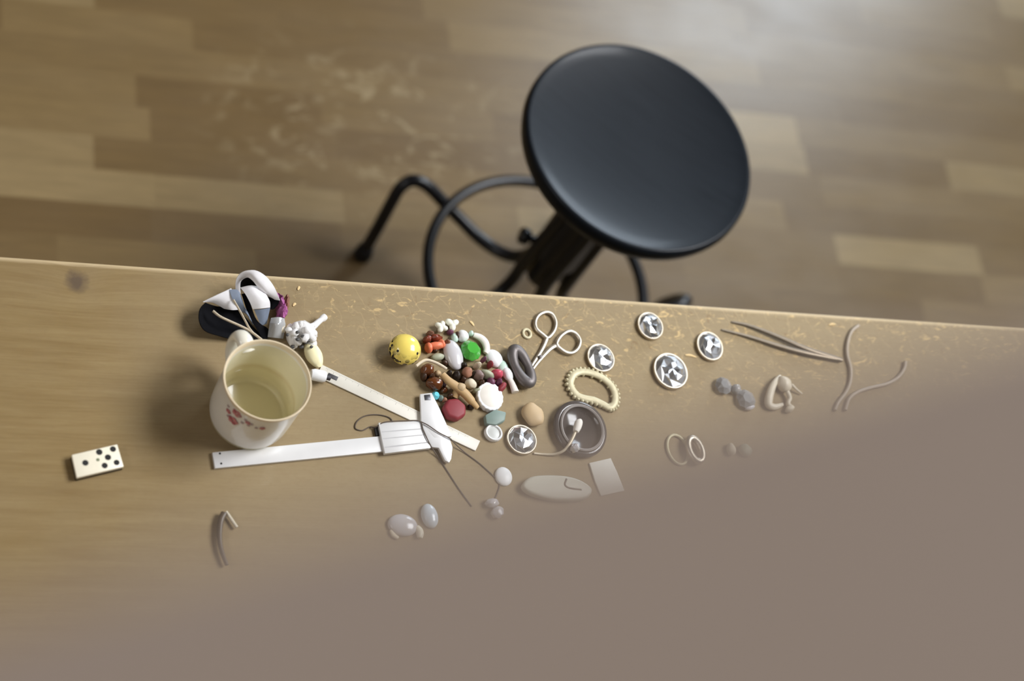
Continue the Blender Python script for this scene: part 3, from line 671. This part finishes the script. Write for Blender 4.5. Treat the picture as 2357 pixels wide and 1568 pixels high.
def blossom(x, y, r, n, seed, label):
    c0 = on(x, y, 0.006); t = thing('blossom', c0, label, 'flower', 'white blossoms on the heap'); kk = sc(x, y)
    bm = bmesh.new()
    for i in range(n):
        a = 2 * pi * i / n + seed
        merge(bm, blob(Vector((c0.x + cos(a) * r * kk * .42, c0.y + sin(a) * r * kk * .42, TZ + 0.0035)), (r * kk * .66, r * kk * .46, 0.0032), a, 0.12, 1.5, seed + i, 2))
    obj('petals', bm, mat('waxy_white_petal', (240, 240, 222), 0.45, vary=0.04), t)
    obj('flower_centre', blob(Vector((c0.x, c0.y, TZ)), (r * kk * .34, r * kk * .34, 0.0042), 0, 0.2, 2, seed, 2), mat('olive_centre', (96, 92, 58), 0.6), t)
blossom(1016, 752, 15, 4, 31, 'round waxy white blossom at the far tip of the trinket heap')
blossom(1041, 746, 17, 3, 34, 'pointed white blossom leaning beyond the milky oval stone')
find('bead', 1036, 765, 8, 5, .0045, M_PLUM, 'plum bead beneath the pointed white blossom', 'bead', seed=37)
find('bead', 1052, 773, 5, 9, .005, M_BROWN, 'dark bead between the milky oval stone and the white chip', 'bead', seed=38)

# milky oval and green crystal
def cabochon(name, x, y, rx, ry, hz, rz, m, label, cat, rest=0.0):
    kk = sc(x, y); c0 = on(x, y, hz * .5, rest)
    pr_ = [(0, 0), (0.93, 0), (1.0, hz * .12), (1.0, hz * .25)] + [(cos(pi / 2 * i / 8), hz * .25 + hz * .75 * sin(pi / 2 * i / 8)) for i in range(1, 8)] + [(0, hz)]
    return tag(obj(name, lathe([(r, z) for r, z in pr_], c0, 40, rx * kk, ry * kk * 1.12, rz), m, loc=c0, smooth=50), label, cat)
cabochon('oval_stone', 1045, 815, 22, 34, .0085, 0.18, M_OPAL, 'milky white oval cabochon in the middle of the trinket heap', 'stone', 0.002)
find('chip', 1047, 778, 9, 10, .004, M_MINT, 'pale glass chip at the upper end of the milky oval stone', 'chip', seed=41)
def crystal(name, x, y, r, hz, n, m, label, cat, seed=0, rest=0.0):
    kk = sc(x, y); c0 = on(x, y, hz * .7, rest); rr = r * kk; bm = bmesh.new()
    def rg(f, z, o): return [bm.verts.new((c0.x + rr * f * cos(2 * pi * (i + o) / n + seed), c0.y + rr * f * 1.05 * sin(2 * pi * (i + o) / n + seed), c0.z + z)) for i in range(n)]
    R_ = [rg(0.75, 0, 0), rg(1.0, hz * .4, .5), rg(0.96, hz * .55, 0), rg(0.55, hz, .5)]
    bm.faces.new(R_[0][::-1]); bm.faces.new(R_[-1])
    for a, b, o in ((0, 1, 0), (1, 2, 1), (2, 3, 0)):
        for i in range(n):
            j = (i + 1) % n
            if o == 0: bm.faces.new((R_[a][i], R_[a][j], R_[b][i])); bm.faces.new((R_[a][j], R_[b][j], R_[b][i]))
            else: bm.faces.new((R_[a][i], R_[b][j], R_[b][i])); bm.faces.new((R_[a][i], R_[a][j], R_[b][j]))
    return tag(obj(name, bm, m, loc=c0, smooth=0), label, cat)
crystal('green_crystal', 1086, 804, 25, .013, 9, M_GREEN, 'bright green faceted glass crystal beside the milky oval stone', 'crystal', 0.2)
find('chip', 1065, 774, 14, 13, .006, M_WHITE, 'white plastic chip behind the green crystal', 'chip', seed=43)
find('bead', 1084, 768, 6, 6, .004, M_MINT, 'tiny pale mint bead behind the green crystal', 'bead', seed=44)
def arc_piece(name, pts, r, m, label, cat, flat=0.6, h=.003, taper=0.35):
    P_ = smooth_path([at(x, y, h) for x, y in pts], 5); c0 = P_[len(P_) // 2].copy(); c0.z = TZ
    return tag(obj(name, tube(P_, lambda t: r * (1 - taper * abs(2 * t - 1) ** 2), 12, flat=flat), m, loc=c0, smooth=60), label, cat)
arc_piece('curved_chip', [(1090, 771), (1105, 777), (1116, 788), (1120, 803), (1117, 813)], .0042, M_WHITE2, 'cream curved sliver hugging the right of the green crystal', 'chip', .7, .0035)
cabochon('oval_stone', 1139, 824, 19, 21, .007, 0.5, M_WHITE, 'white oval pebble right of the green crystal', 'stone', 0.0)
cabochon('oval_stone', 1159, 845, 13, 17, .006, 0.2, M_MINT, 'pale mint oval pebble between the white pebble and the grey ring', 'stone', 0.0)
# white spoon-like shaft
c = on(1176, 876, .003); spn = thing('spoon', c, 'tiny white spoon beside the oval grey ring, handle towards the viewer', 'spoon')
obj('spoon_bowl', blob(on(1168, 862, .003), (0.0056, 0.0082, 0.0045), 0.35, 0.06, 1.3, 51), M_WHITE, spn)
obj('spoon_handle', tube(smooth_path([at(x, y, .0032) for x, y in [(1170, 866), (1178, 882), (1184, 897), (1186, 903)]], 4), lambda t: .0030 + .0012 * t, 12, flat=.8), M_WHITE2, spn, smooth=60)
# oval steel ring
def oval_ring(name, x, y, rx, ry, w, hz, rz, m, label, cat, rest=0.0, n=56):
    kk = sc(x, y); c0 = on(x, y, hz * .5, rest); a, b = rx * kk, ry * kk * 1.12; ww = w * kk
    P_ = [Vector((c0.x + cos(rz) * (a - ww) * cos(2 * pi * i / n) - sin(rz) * (b - ww) * sin(2 * pi * i / n), c0.y + sin(rz) * (a - ww) * cos(2 * pi * i / n) + cos(rz) * (b - ww) * sin(2 * pi * i / n), c0.z + hz / 2)) for i in range(n)]
    return tag(obj(name, tube(P_, (lambda t: ww * (1 + .38 * abs(sin(2 * pi * t)))) if name == 'steel_ring' else ww, 14, True, flat=hz / 2 / ww), m, loc=c0, smooth=60), label, cat)
oval_ring('steel_ring', 1201, 843, 26, 47, 10.2, .0085, .30, M_STEELG, 'thick dull grey oval ring lying over the scissor tips', 'ring', .0030)
# string and brown beads
arc_piece('string', [(958, 843), (969, 834), (982, 829), (1000, 834), (1016, 842), (1028, 850)], .0016, M_STRING, 'short end of undyed string above the dark amber beads', 'string', 1.0, .012, 0)
find('amber_bead', 983, 853, 16, 13, .0095, M_AMBER, 'dark mottled amber bead under the string', 'bead', .3, .18, 2, 61)
find('amber_bead', 1000, 884, 20, 14, .0085, M_AMBER, 'dark amber bead at the left foot of the tan bone', 'bead', -.1, .18, 2, 62)
find('bead', 975, 866, 7, 11, .006, M_BROWN, 'dark brown bead left of the mottled amber bead', 'bead', seed=63)
find('bead', 1006, 862, 9, 8, .006, M_TAN2, 'pale tan bead between the two dark amber beads', 'bead', seed=64)
find('chip', 1007, 822, 17, 8, .004, M_SAGE, 'sage green chip below the salmon-orange figure', 'chip', .2, seed=65)
# tan bone
c = on(1062, 892, .006); bone = thing('bone', c, 'tan forked bone-like charm slanting across the front of the heap', 'charm')
bm = tube(smooth_path([at(x, y, h) for x, y, h in [(1018, 862, .012), (1032, 877, .012), (1050, 890, .011), (1070, 906, .010), (1086, 924, .008), (1099, 939, .0045)]], 5), lambda t: .0036 + .0014 * sin(pi * t) - .0008 * (t > .8), 14, flat=.8)
merge(bm, tube(smooth_path([at(x, y, h) for x, y, h in [(1056, 890, .010), (1052, 902, .008), (1046, 914, .0045)]], 4), .0040, 12, flat=.8))
obj('bone_shaft', bm, M_TAN, bone, smooth=60)
obj('bone_knuckle', blob(on(1060, 893, .009, .002), (0.0060, 0.0064, 0.0085), 0.3, 0.12, 1.5, 71), M_TAN2, bone)
for i, (x, y, rx, ry, hz, m, lab, cat) in enumerate([
    (1051, 865, 9, 10, .006, M_EBONY, 'near-black bead below the tip of the milky oval stone', 'bead'),
    (1034, 860, 6, 6, .005, M_EBONY, 'tiny black bead at the upper end of the tan bone', 'bead'),
    (1075, 858, 13, 11, .007, M_PEBB, 'pinkish brown pebble under the green crystal', 'pebble'),
    (1101, 864, 10, 13, .007, mat('mauve_grey_bead', (134, 112, 106), 0.4, vary=.3, scale=140), 'mauve grey bead between the brown pebble and the sage stone', 'bead'),
    (1120, 863, 9, 16, .0075, M_SAGE, 'sage green stone left of the raspberry pink bead', 'stone'),
    (1143, 862, 11, 13, .0085, M_PINK, 'raspberry pink bead beside the tiny white spoon', 'bead'),
    (1128, 840, 8, 5, .007, M_MAROON, 'dark red bead behind the raspberry pink one', 'bead'),
    (1130, 880, 11, 8, .006, M_PLUM, 'plum stone behind the white round button', 'stone'),
    (1154, 893, 8, 15, .006, M_MAROON, 'dark maroon stone at the right shoulder of the white button', 'stone'),
    (1083, 884, 14, 10, .006, M_CREAM, 'cream pebble between the tan bone and the white button', 'pebble'),
    (1098, 842, 9, 5, .008, M_STRING, 'small hooked cream chip below the green crystal', 'chip'),
    (1112, 829, 6, 4, .008, M_PLUM, 'tiny dark plum bead at the lower right of the green crystal', 'bead'),
    (1020, 882, 7, 9, .005, mat('lilac_chip', (164, 140, 160), .4), 'lilac chip behind the turquoise bead', 'chip')]):
    find(cat if cat != 'stone' else 'small_stone', x, y, rx, ry, hz, m, lab, cat, 0.3 * i, .15, 1.7, 80 + i)
# small bits filling the gaps of the heap
for i, (x, y, rx, ry, hz, m, lab, cat) in enumerate([
    (990, 768, 9, 5, .005, M_DRYBR, 'dry brown scrap behind the red-brown hat of the salmon-orange figure', 'scrap'),
    (1029, 790, 6, 7, .006, M_DRYBR, 'small brown scrap between the salmon-orange figure and the milky oval stone', 'scrap'),
    (1024, 836, 7, 6, .004, M_BROWN, 'dark brown bead at the right end of the string', 'bead'),
    (1067, 842, 7, 7, .006, M_EBONY, 'near-black bead below the green crystal', 'bead'),
    (1088, 862, 5, 6, .006, M_EBONY, 'tiny black bead between the brown pebble and the mauve bead', 'bead'),
    (1066, 874, 7, 6, .005, M_BROWN, 'dark brown bead behind the middle of the tan bone', 'bead'),
    (1108, 882, 7, 7, .006, M_BROWN, 'dark brown bead behind the left rim of the white button', 'bead'),
    (1022, 899, 9, 6, .005, M_AMBER, 'small amber bead under the fork of the tan bone', 'bead'),
    (1036, 912, 7, 6, .005, M_BROWN, 'dark brown bead between the tan bone and the maroon stone', 'bead'),
    (1084, 936, 7, 7, .004, M_EBONY, 'tiny black bead at the lower end of the tan bone', 'bead'),
    (1097, 900, 5, 8, .005, M_SAGE, 'thin sage chip between the tan bone and the white button', 'chip'),
    (992, 868, 9, 6, .007, M_BROWN, 'dark brown bead wedged between the two amber beads', 'bead'),
    (1148, 880, 7, 6, .007, M_PLUM, 'plum bead below the raspberry pink bead', 'bead')]):
    find(cat, x, y, rx, ry, hz, m, lab, cat, .5 * i, .2, 1.9, 140 + i)
# white scalloped button
kk = sc(1128, 913); c = on(1128, 913, .006)
but = thing('button', c, 'large white round button with a scalloped rim at the front of the heap', 'button')
pts = [(c.x + 31.5 * kk * (1 + .018 * cos(18 * a)) * cos(a), c.y + 31.5 * 1.13 * kk * (1 + .018 * cos(18 * a)) * sin(a)) for a in [2 * pi * i / 108 for i in range(108)]]
obj('button_disc', prism(pts, TZ, TZ + .0075, .0012, 3), M_WHITE, but, smooth=40)
obj('button_crown', lathe([(0, .0070), (27 * kk, .0070), (25 * kk, .0077), (0, .0079)], c, 40, 1, 1.12), M_WHITE2, but, smooth=50)
# front row
crystal('turquoise_bead', 1004, 909, 10, .007, 7, M_TURQ, 'turquoise glass bead beside the caliper jaw', 'bead')
find('bead', 1015, 917, 6, 6, .004, M_TEAL, 'small teal bead next to the turquoise one', 'bead', seed=96)
find('chip', 1023, 921, 6, 5, .004, M_PEBB, 'small brown chip at the corner of the maroon stone', 'chip', seed=97)
c = on(1045, 944, .006); k = sc(1045, 944)
pts = ngon(c, 30 * k, 7, .35, 1.0, .95)
tag(obj('maroon_stone', prism(pts, TZ, TZ + .011, .0036, 4), M_MAROON, loc=c, smooth=60), 'large matt maroon stone between the caliper jaw and the white button', 'stone')
pts4 = [(1117, 955), (1140, 942), (1166, 948), (1163, 968), (1142, 978), (1120, 975)]
c = on(1142, 962, .004)
tag(obj('teal_stone', pxprism(pts4, 0, .008, .0016), M_TEAL, loc=c, smooth=40), 'grey-green oblong stone in front of the white scalloped button', 'stone')
kk = sc(1136, 997); c = on(1136, 997, .003)
cam_ = thing('cameo', c, 'small white-rimmed oval cameo in front of the grey-green stone', 'cameo')
obj('cameo_rim', lathe([(0.72, 0.003), (0.78, .0052), (0.92, .0054), (1, .004), (1, .0004), (0.95, 0), (0.7, 0)], c, 40, 21.5 * kk, 21 * kk, -.2), M_WHITE, cam_, smooth=50)
obj('cameo_face', lathe([(0, 0.0001), (0.76, 0.0001), (0.76, .0034), (0.4, .0044), (0, .0047)], c, 32, 21.5 * kk, 21 * kk, -.2), mat('pale_grey_cameo', (206, 208, 204), .4, vary=.05), cam_, smooth=50)
find('tan_stone', 1226, 955, 26, 27, .007, M_TAN2, 'pale tan flat stone above the silver rhinestone at the heap front', 'stone', .4, .14, 1.3, 98)

# ------------------------------------------------------------------ rhinestones
def rhinestone(x, y, rx, ry, hz, label, seed, rz=0.0):
    kk = sc(x, y); c0 = on(x, y, hz * .6); rnd = random.Random(seed)
    t = thing('rhinestone', c0, label, 'rhinestone', 'foil-backed rhinestones on the bench')
    obj('setting', lathe([(0.86, 0.0), (0.98, 0.0), (1.0, .0006), (1.0, hz * .38), (0.97, hz * .46), (0.91, hz * .46), (0.88, hz * .36), (0.86, hz * .2)], c0, 44, rx * kk, ry * kk * 1.1, rz), M_SILVER, t, smooth=50)
    bm = bmesh.new(); n = 9
    def rg(f, z, o, j):
        return [bm.verts.new((c0.x + rx * kk * f * (1 + j * rnd.uniform(-1, 1)) * cos(2 * pi * (i + o) / n + seed), c0.y + ry * kk * 1.1 * f * (1 + j * rnd.uniform(-1, 1)) * sin(2 * pi * (i + o) / n + seed), c0.z + z * (1 + j * rnd.uniform(-1.5, 1.5)))) for i in range(n)]
    R_ = [rg(.9, .0005, 0, 0), rg(.9, hz * .40, .5, 0), rg(.66, hz * .82, 0, .10), rg(.34, hz * .98, .5, .14)]
    top = bm.verts.new((c0.x + rnd.uniform(-.1, .1) * rx * kk, c0.y, c0.z + hz * .93))
    bm.faces.new(R_[0][::-1])
    for a, b in ((0, 1), (1, 2), (2, 3)):
        for i in range(n):
            j = (i + 1) % n
            bm.faces.new((R_[a][i], R_[a][j], R_[b][i])); bm.faces.new((R_[a][j], R_[b][j], R_[b][i]))
    for i in range(n): bm.faces.new((R_[3][i], R_[3][(i + 1) % n], top))
    for f in bm.faces: f.material_index = 0
    obj('stone', bm, M_CHROME, t, smooth=0)
rhinestone(1385, 822, 34, 33, .0095, 'silver rhinestone just above the lacy frame, nearest the scissor handles', 3)
rhinestone(1499, 748, 32, 32, .0095, 'silvery blue rhinestone nearest the far bench edge', 5)
rhinestone(1636, 795, 33, 34, .0095, 'silver rhinestone just left of the tweezers', 8)
rhinestone(1546, 852, 43, 42, .0105, 'largest silver rhinestone, slightly oval, between the scissors and the shell', 12)
rhinestone(1203, 1010, 37, 34, .0095, 'silver rhinestone at the front, touching the wire of the round dish', 15)
oval_ring('small_ring', 1213, 768, 12.5, 12.5, 3.2, .0022, 0, M_GOLDW, 'tiny pale gilt ring beside the upper scissor handle', 'ring')

# ------------------------------------------------------------------ scissors
c = on(1275, 790, .002)
sci = thing('scissors', c, 'small silver scissors with oval finger loops, tips under the grey oval ring', 'scissors')
def blade_half(name, loop, shaft, w, hh):
    P_ = smooth_path([at(x, y, hh) for x, y in loop], 6, True)
    bm = tube(P_, .0022, 12, True, flat=.9)
    sh = smooth_path([at(x, y, hh) for x, y in shaft], 5)
    merge(bm, tube(sh, lambda t: w * (1.0 - .35 * t), 10, flat=.55))
    return obj(name, bm, M_SILVER, sci, smooth=60)
blade_half('blade', [(1256, 719), (1271, 725), (1279, 741), (1277, 758), (1268, 772), (1259, 778), (1248, 770), (1235, 758), (1232, 741), (1240, 726)], [(1259, 777), (1253, 793), (1243, 812), (1230, 832), (1219, 851)], .0027, .0022)
blade_half('blade', [(1311, 763), (1326, 770), (1335, 785), (1330, 802), (1318, 812), (1303, 812), (1290, 804), (1281, 794), (1286, 780), (1298, 768)], [(1284, 793), (1268, 802), (1252, 818), (1238, 834), (1226, 850)], .0027, .0030)
obj('pivot_screw', lathe([(0, .004), (.0022, .004), (.0022, .0052), (.0012, .0056), (0, .0056)], on(1244, 822, .004), 16), M_STEELG, sci, smooth=40)

# ------------------------------------------------------------------ lacy gilt oval frame
kk = sc(1362, 896); c = on(1362, 896, .003)
lace = thing('lace_frame', c, 'pale gilt lacy oval frame with a beaded edge behind the round glass dish', 'frame')
lo = [(1313, 886), (1318, 866), (1332, 857), (1352, 857), (1372, 863), (1392, 874), (1408, 890), (1416, 910), (1414, 930), (1402, 938), (1386, 930), (1366, 921), (1345, 917), (1326, 908)]
P_ = smooth_path([at(x, y, .003) for x, y in lo], 5, True)
obj('frame_band', tube(P_, .0040, 12, True, flat=.55), M_GOLDW, lace, smooth=60)
bm = bmesh.new()
for i in range(0, len(P_), 2):
    p = P_[i]; d = (p - Vector((c.x, c.y, p.z))).normalized()
    merge(bm, blob(Vector((p.x + d.x * .0042, p.y + d.y * .0042, TZ)), (.0021, .0021, .0028), 0, .2, 2, i, 2))
    if i % 3 == 0: merge(bm, blob(Vector((p.x - d.x * .0038, p.y - d.y * .0038, TZ)), (.0014, .0014, .0022), 0, .2, 2, i + 40, 2))
obj('beaded_edge', bm, M_GOLDW, lace)

# ------------------------------------------------------------------ round glass dish with a wire and stopper
kk = sc(1333, 990); c = on(1333, 990, .003)
dish = thing('glass_dish', c, 'round smoky glass dish with a bright inner rim, in front of the lacy frame', 'dish')
r0 = 66 * kk
obj('dish_body', lathe([(0, 0), (r0 * .72, 0), (r0 * .95, .0018), (r0, .005), (r0 * .98, .0075), (r0 * .88, .0086), (r0 * .78, .0080), (r0 * .72, .0060), (r0 * .66, .0040), (0, .0036)], c, 64, 1, 1.08), mat('smoky_grey_glass', (100, 92, 88), 0.14, trans=.45, vary=.06), dish, smooth=60)
obj('dish_rim', lathe([(r0 * .78, .0081), (r0 * .82, .0096), (r0 * .78, .0106), (r0 * .73, .0096), (r0 * .745, .0070)], on(1340, 985, .009), 64, 1, 1.1), mat('frosted_rim', (150, 144, 140), .25, vary=.08), dish, smooth=60)
c = at(1328, 985, .012)
hk = thing('hook', Vector((c.x, c.y, TZ)), 'white hook with a pale stem curving from the round glass dish to the rhinestone', 'hook')
obj('hook_stem', tube(smooth_path([at(x, y, h) for x, y, h in [(1229, 1044, .0012), (1250, 1046, .0012), (1275, 1046, .003), (1297, 1038, .008), (1312, 1020, .011), (1322, 1000, .0115), (1328, 985, .0120)]], 6), lambda t: .0011 + .0008 * t, 10), mat('pale_wire', (206, 192, 168), .4, .2), hk, smooth=60)
obj('hook_head', tube(smooth_path([at(x, y, .0125) for x, y in [(1325, 994), (1329, 984), (1332, 972), (1331, 967)]], 4), lambda t: .0030 + .0014 * sin(pi * min(1, t * 1.0)), 14), M_WHITE2, hk, smooth=60)
find('pearl_cluster', 1323, 1032, 10, 9, .006, M_OPAL, 'small pearly lump at the near rim of the round glass dish', 'pearl', .2, .35, 2.6, 101, .0075)

# ------------------------------------------------------------------ tweezers
c = on(1800, 782, .003)
tw = thing('tweezers', c, 'long slim steel tweezers lying open near the far bench edge', 'tweezers')
M_TW = mat('warm_grey_steel', (118, 106, 90), .4, .6, vary=.12, scale=150)
obj('arm', tube(smooth_path([at(x, y, h) for x, y, h in [(1684, 741, .0012), (1725, 750, .002), (1790, 775, .0035), (1860, 805, .004), (1938, 830, .0032)]], 6), lambda t: .0010 + .0028 * t ** .8 * (1 if t < .75 else 1 - (t - .75) * 1.2), 10, flat=.6), M_TW, tw, smooth=60)
obj('arm', tube(smooth_path([at(x, y, h) for x, y, h in [(1661, 759, .0012), (1720, 774, .002), (1790, 796, .003), (1850, 812, .0035), (1938, 830, .0030)]], 6), lambda t: .0010 + .0028 * t ** .8 * (1 if t < .75 else 1 - (t - .75) * 1.2), 10, flat=.6), M_TW, tw, smooth=60)

# ------------------------------------------------------------------ wires, crystals and shell at the right
c = at(1950, 870)
wr = thing('bent_wire', c, 'grey rubbery wire bent into a fork at the right end of the bench', 'wire')
M_WIRE = mat('grey_beige_wire', (178, 164, 146), .5, vary=.1, scale=150)
obj('wire_strand', tube(smooth_path([at(x, y, .0022) for x, y in [(1976, 750), (1960, 764), (1951, 790), (1950, 818), (1958, 850), (1957, 880), (1947, 905), (1930, 928), (1922, 946)]], 6), .0021, 10), M_WIRE, wr, smooth=60)
obj('wire_strand', tube(smooth_path([at(x, y, .0024) for x, y in [(2084, 834), (2081, 852), (2066, 872), (2040, 886), (2005, 894), (1975, 904), (1955, 920), (1946, 946)]], 6), .0021, 10), M_WIRE, wr, smooth=60)
c = on(1694, 902, .003)
for i, (x, y, r, lab) in enumerate([(1668, 886, 21, 'clear glass crystal, upper of the two left of the shell'), (1720, 918, 24, 'clear glass crystal, lower of the two, next to the shell')]):
    crystal('clear_crystal', x, y, r, .010, 7, M_CLEAR, lab, 'crystal', i * .7)['group'] = 'clear glass crystals'
find('clear_bead', 1694, 897, 12, 11, .006, M_CLEAR, 'small clear bead between the two glass crystals', 'bead', .2, .2, 2, 105)
find('chip', 1726, 940, 13, 5, .004, M_OPAL, 'thin pearly chip under the lower glass crystal', 'chip', .25, .1, 1.5, 106)
c = on(1800, 908, .004)
sh = thing('shell', c, 'broken pale seashell with a pointed tip, right of the glass crystals', 'shell')
M_SHELL = mat('pale_shell', (214, 202, 180), .4, vary=.1, scale=150)
obj('outer_whorl', tube(smooth_path([at(x, y, h) for x, y, h in [(1796, 866, .004), (1782, 884, .006), (1772, 910, .006), (1770, 932, .0045), (1784, 938, .004), (1802, 932, .004)]], 5), lambda t: .0020 + .0028 * sin(pi * t), 12, flat=.8), M_SHELL, sh, smooth=60)
obj('spire', blob(on(1804, 886, .005), (.0085, .0095, .0075), .4, .15, 1.6, 111), M_SHELL, sh)
obj('lip', tube(smooth_path([at(x, y, h) for x, y, h in [(1822, 886, .007), (1834, 898, .005), (1846, 908, .0022)]], 4), lambda t: .0018 - .0009 * t, 10), M_SHELL, sh, smooth=60)
obj('inner_column', tube(smooth_path([at(x, y, h) for x, y, h in [(1812, 902, .006), (1818, 918, .005), (1814, 930, .0045), (1822, 940, .004)]], 4), .0026, 10), M_SHELL, sh, smooth=60)
find('chip', 1818, 943, 13, 7, .005, M_CREAM, 'small cream chip in front of the seashell', 'chip', .5, .15, 1.5, 112)

# ------------------------------------------------------------------ finds half hidden by the blurred coping
k = sc(1160, 1096)
cabochon('white_disc', 1160, 1096, 21, 21, .005, 0, M_WHITE, 'flat white disc alone in front of the silver rhinestone', 'disc')
c = on(1288, 1124, .005)
fs = thing('fish_charm', c, 'long pale fish-shaped charm beside the white tag', 'charm')
fo = smooth_path([at(x, y, .007) for x, y in [(1203, 1114), (1222, 1098), (1256, 1094), (1300, 1096), (1336, 1106), (1362, 1126), (1352, 1146), (1318, 1152), (1270, 1150), (1230, 1140), (1208, 1128)]], 4, True)
obj('fish_body', prism(fo, TZ, TZ + .009, .003, 4), mat('pale_grey_green_glaze', (198, 195, 180), .35, vary=.05), fs, smooth=60)
obj('gill_line', tube(smooth_path([at(x, y, .0086) for x, y in [(1304, 1103), (1300, 1116), (1310, 1124), (1338, 1128)]], 4), .0012, 8), mat('dark_gill', (96, 90, 84), .6), fs, smooth=60)
c = on(1396, 1096, .001)
tag(obj('card_tag', pxprism([(1357, 1066), (1406, 1055), (1420, 1085), (1438, 1130), (1384, 1142), (1370, 1108)], 0, .0022, .0004), M_PAPER, loc=c, smooth=30), 'four-cornered white tag right of the fish-shaped charm', 'tag')
cabochon('oval_stone', 928, 1207, 36, 24, .008, -.1, M_OPAL, 'grey oval cabochon in the veiled foreground, left of the blue-grey one', 'stone')
cabochon('oval_stone', 990, 1186, 20, 27, .008, .15, mat('blue_grey_glass', (206, 216, 224), .2, vary=.05, coat=.5), 'blue-grey upright cabochon in the veiled foreground', 'stone')
arc_piece('crescent_chip', [(958, 1212), (966, 1224), (966, 1238)], .0040, M_IVORY, 'cream crescent chip touching the grey oval cabochon', 'chip', .8, .003)
arc_piece('crescent_chip', [(899, 1220), (906, 1232), (917, 1238)], .0024, M_CREAM, 'thin pale sliver under the left of the grey oval cabochon', 'chip', .8, .002)
find('pearl_cluster', 1132, 1158, 17, 10, .005, M_OPAL, 'pale pendant stone at the ends of the dark cord', 'pendant', .2, .2, 2, 121)
find('pearl_cluster', 1145, 1180, 16, 12, .005, M_OPAL, 'faint second pendant stone below the cord ends', 'pendant', .5, .25, 2, 122)
c = on(520, 1230, .004)
hr = thing('hair_clip', c, 'dark curved clip in the veiled foreground below the calipers', 'clip')
obj('clip_bar', tube(smooth_path([at(x, y, .005) for x, y in [(516, 1182), (508, 1200), (505, 1235), (510, 1268), (522, 1300)]], 5), lambda t: .0034 - .0016 * t, 12), mat('dark_tortoiseshell', (84, 72, 58), .4, vary=.3), hr, smooth=60)
obj('clip_spring', tube(smooth_path([at(x, y, .004) for x, y in [(520, 1178), (532, 1195), (545, 1214)]], 5), .0016, 10), mat('pale_spring', (196, 186, 166), .4, .3), hr, smooth=60)
oval_ring('wire_ring', 1560, 1036, 29, 36, 3.5, .003, .1, M_GOLDW, 'thin pale wire ring just left of the heavier silver band, half veiled by blur', 'ring')
oval_ring('band_ring', 1601, 1036, 24, 33, 8, .007, .2, M_SILVER, 'heavier silver band ring right of the thin wire ring', 'ring', .0032)
find('pebble', 1683, 1036, 11, 14, .005, M_CREAM, 'cream pebble right of the two rings', 'pebble', 0, .15, 1.5, 131)
find('pebble', 1716, 1038, 16, 15, .005, M_SAGE, 'grey-green pebble at the end of the row with the two rings', 'pebble', .4, .15, 1.5, 132)
# shavings and flakes at the bench edge
for i, (x, y, a, l, lab) in enumerate([(1916, 748, .1, 16, 'pale wood flake near the far edge left of the wire end'), (1590, 820, -.2, 26, 'thin pale wood shaving between two rhinestones'), (688, 664, 1.0, 9, 'pale wood splinter at the far edge beyond the figurine'), (678, 702, .6, 9, 'pale wood splinter beside the figurine arm'), (1086, 745, -.8, 14, 'curled wood shaving behind the white chip')]):
    pp = [(x - cos(a) * l / 2, y + sin(a) * l / 2), (x, y - 2), (x + cos(a) * l / 2, y - sin(a) * l / 2)]
    arc_piece('wood_shaving', pp, .0014, mat('pale_shaving', (226, 196, 142), .7), lab, 'shaving', .35, .0006, .6)['group'] = 'wood shavings on the bench'
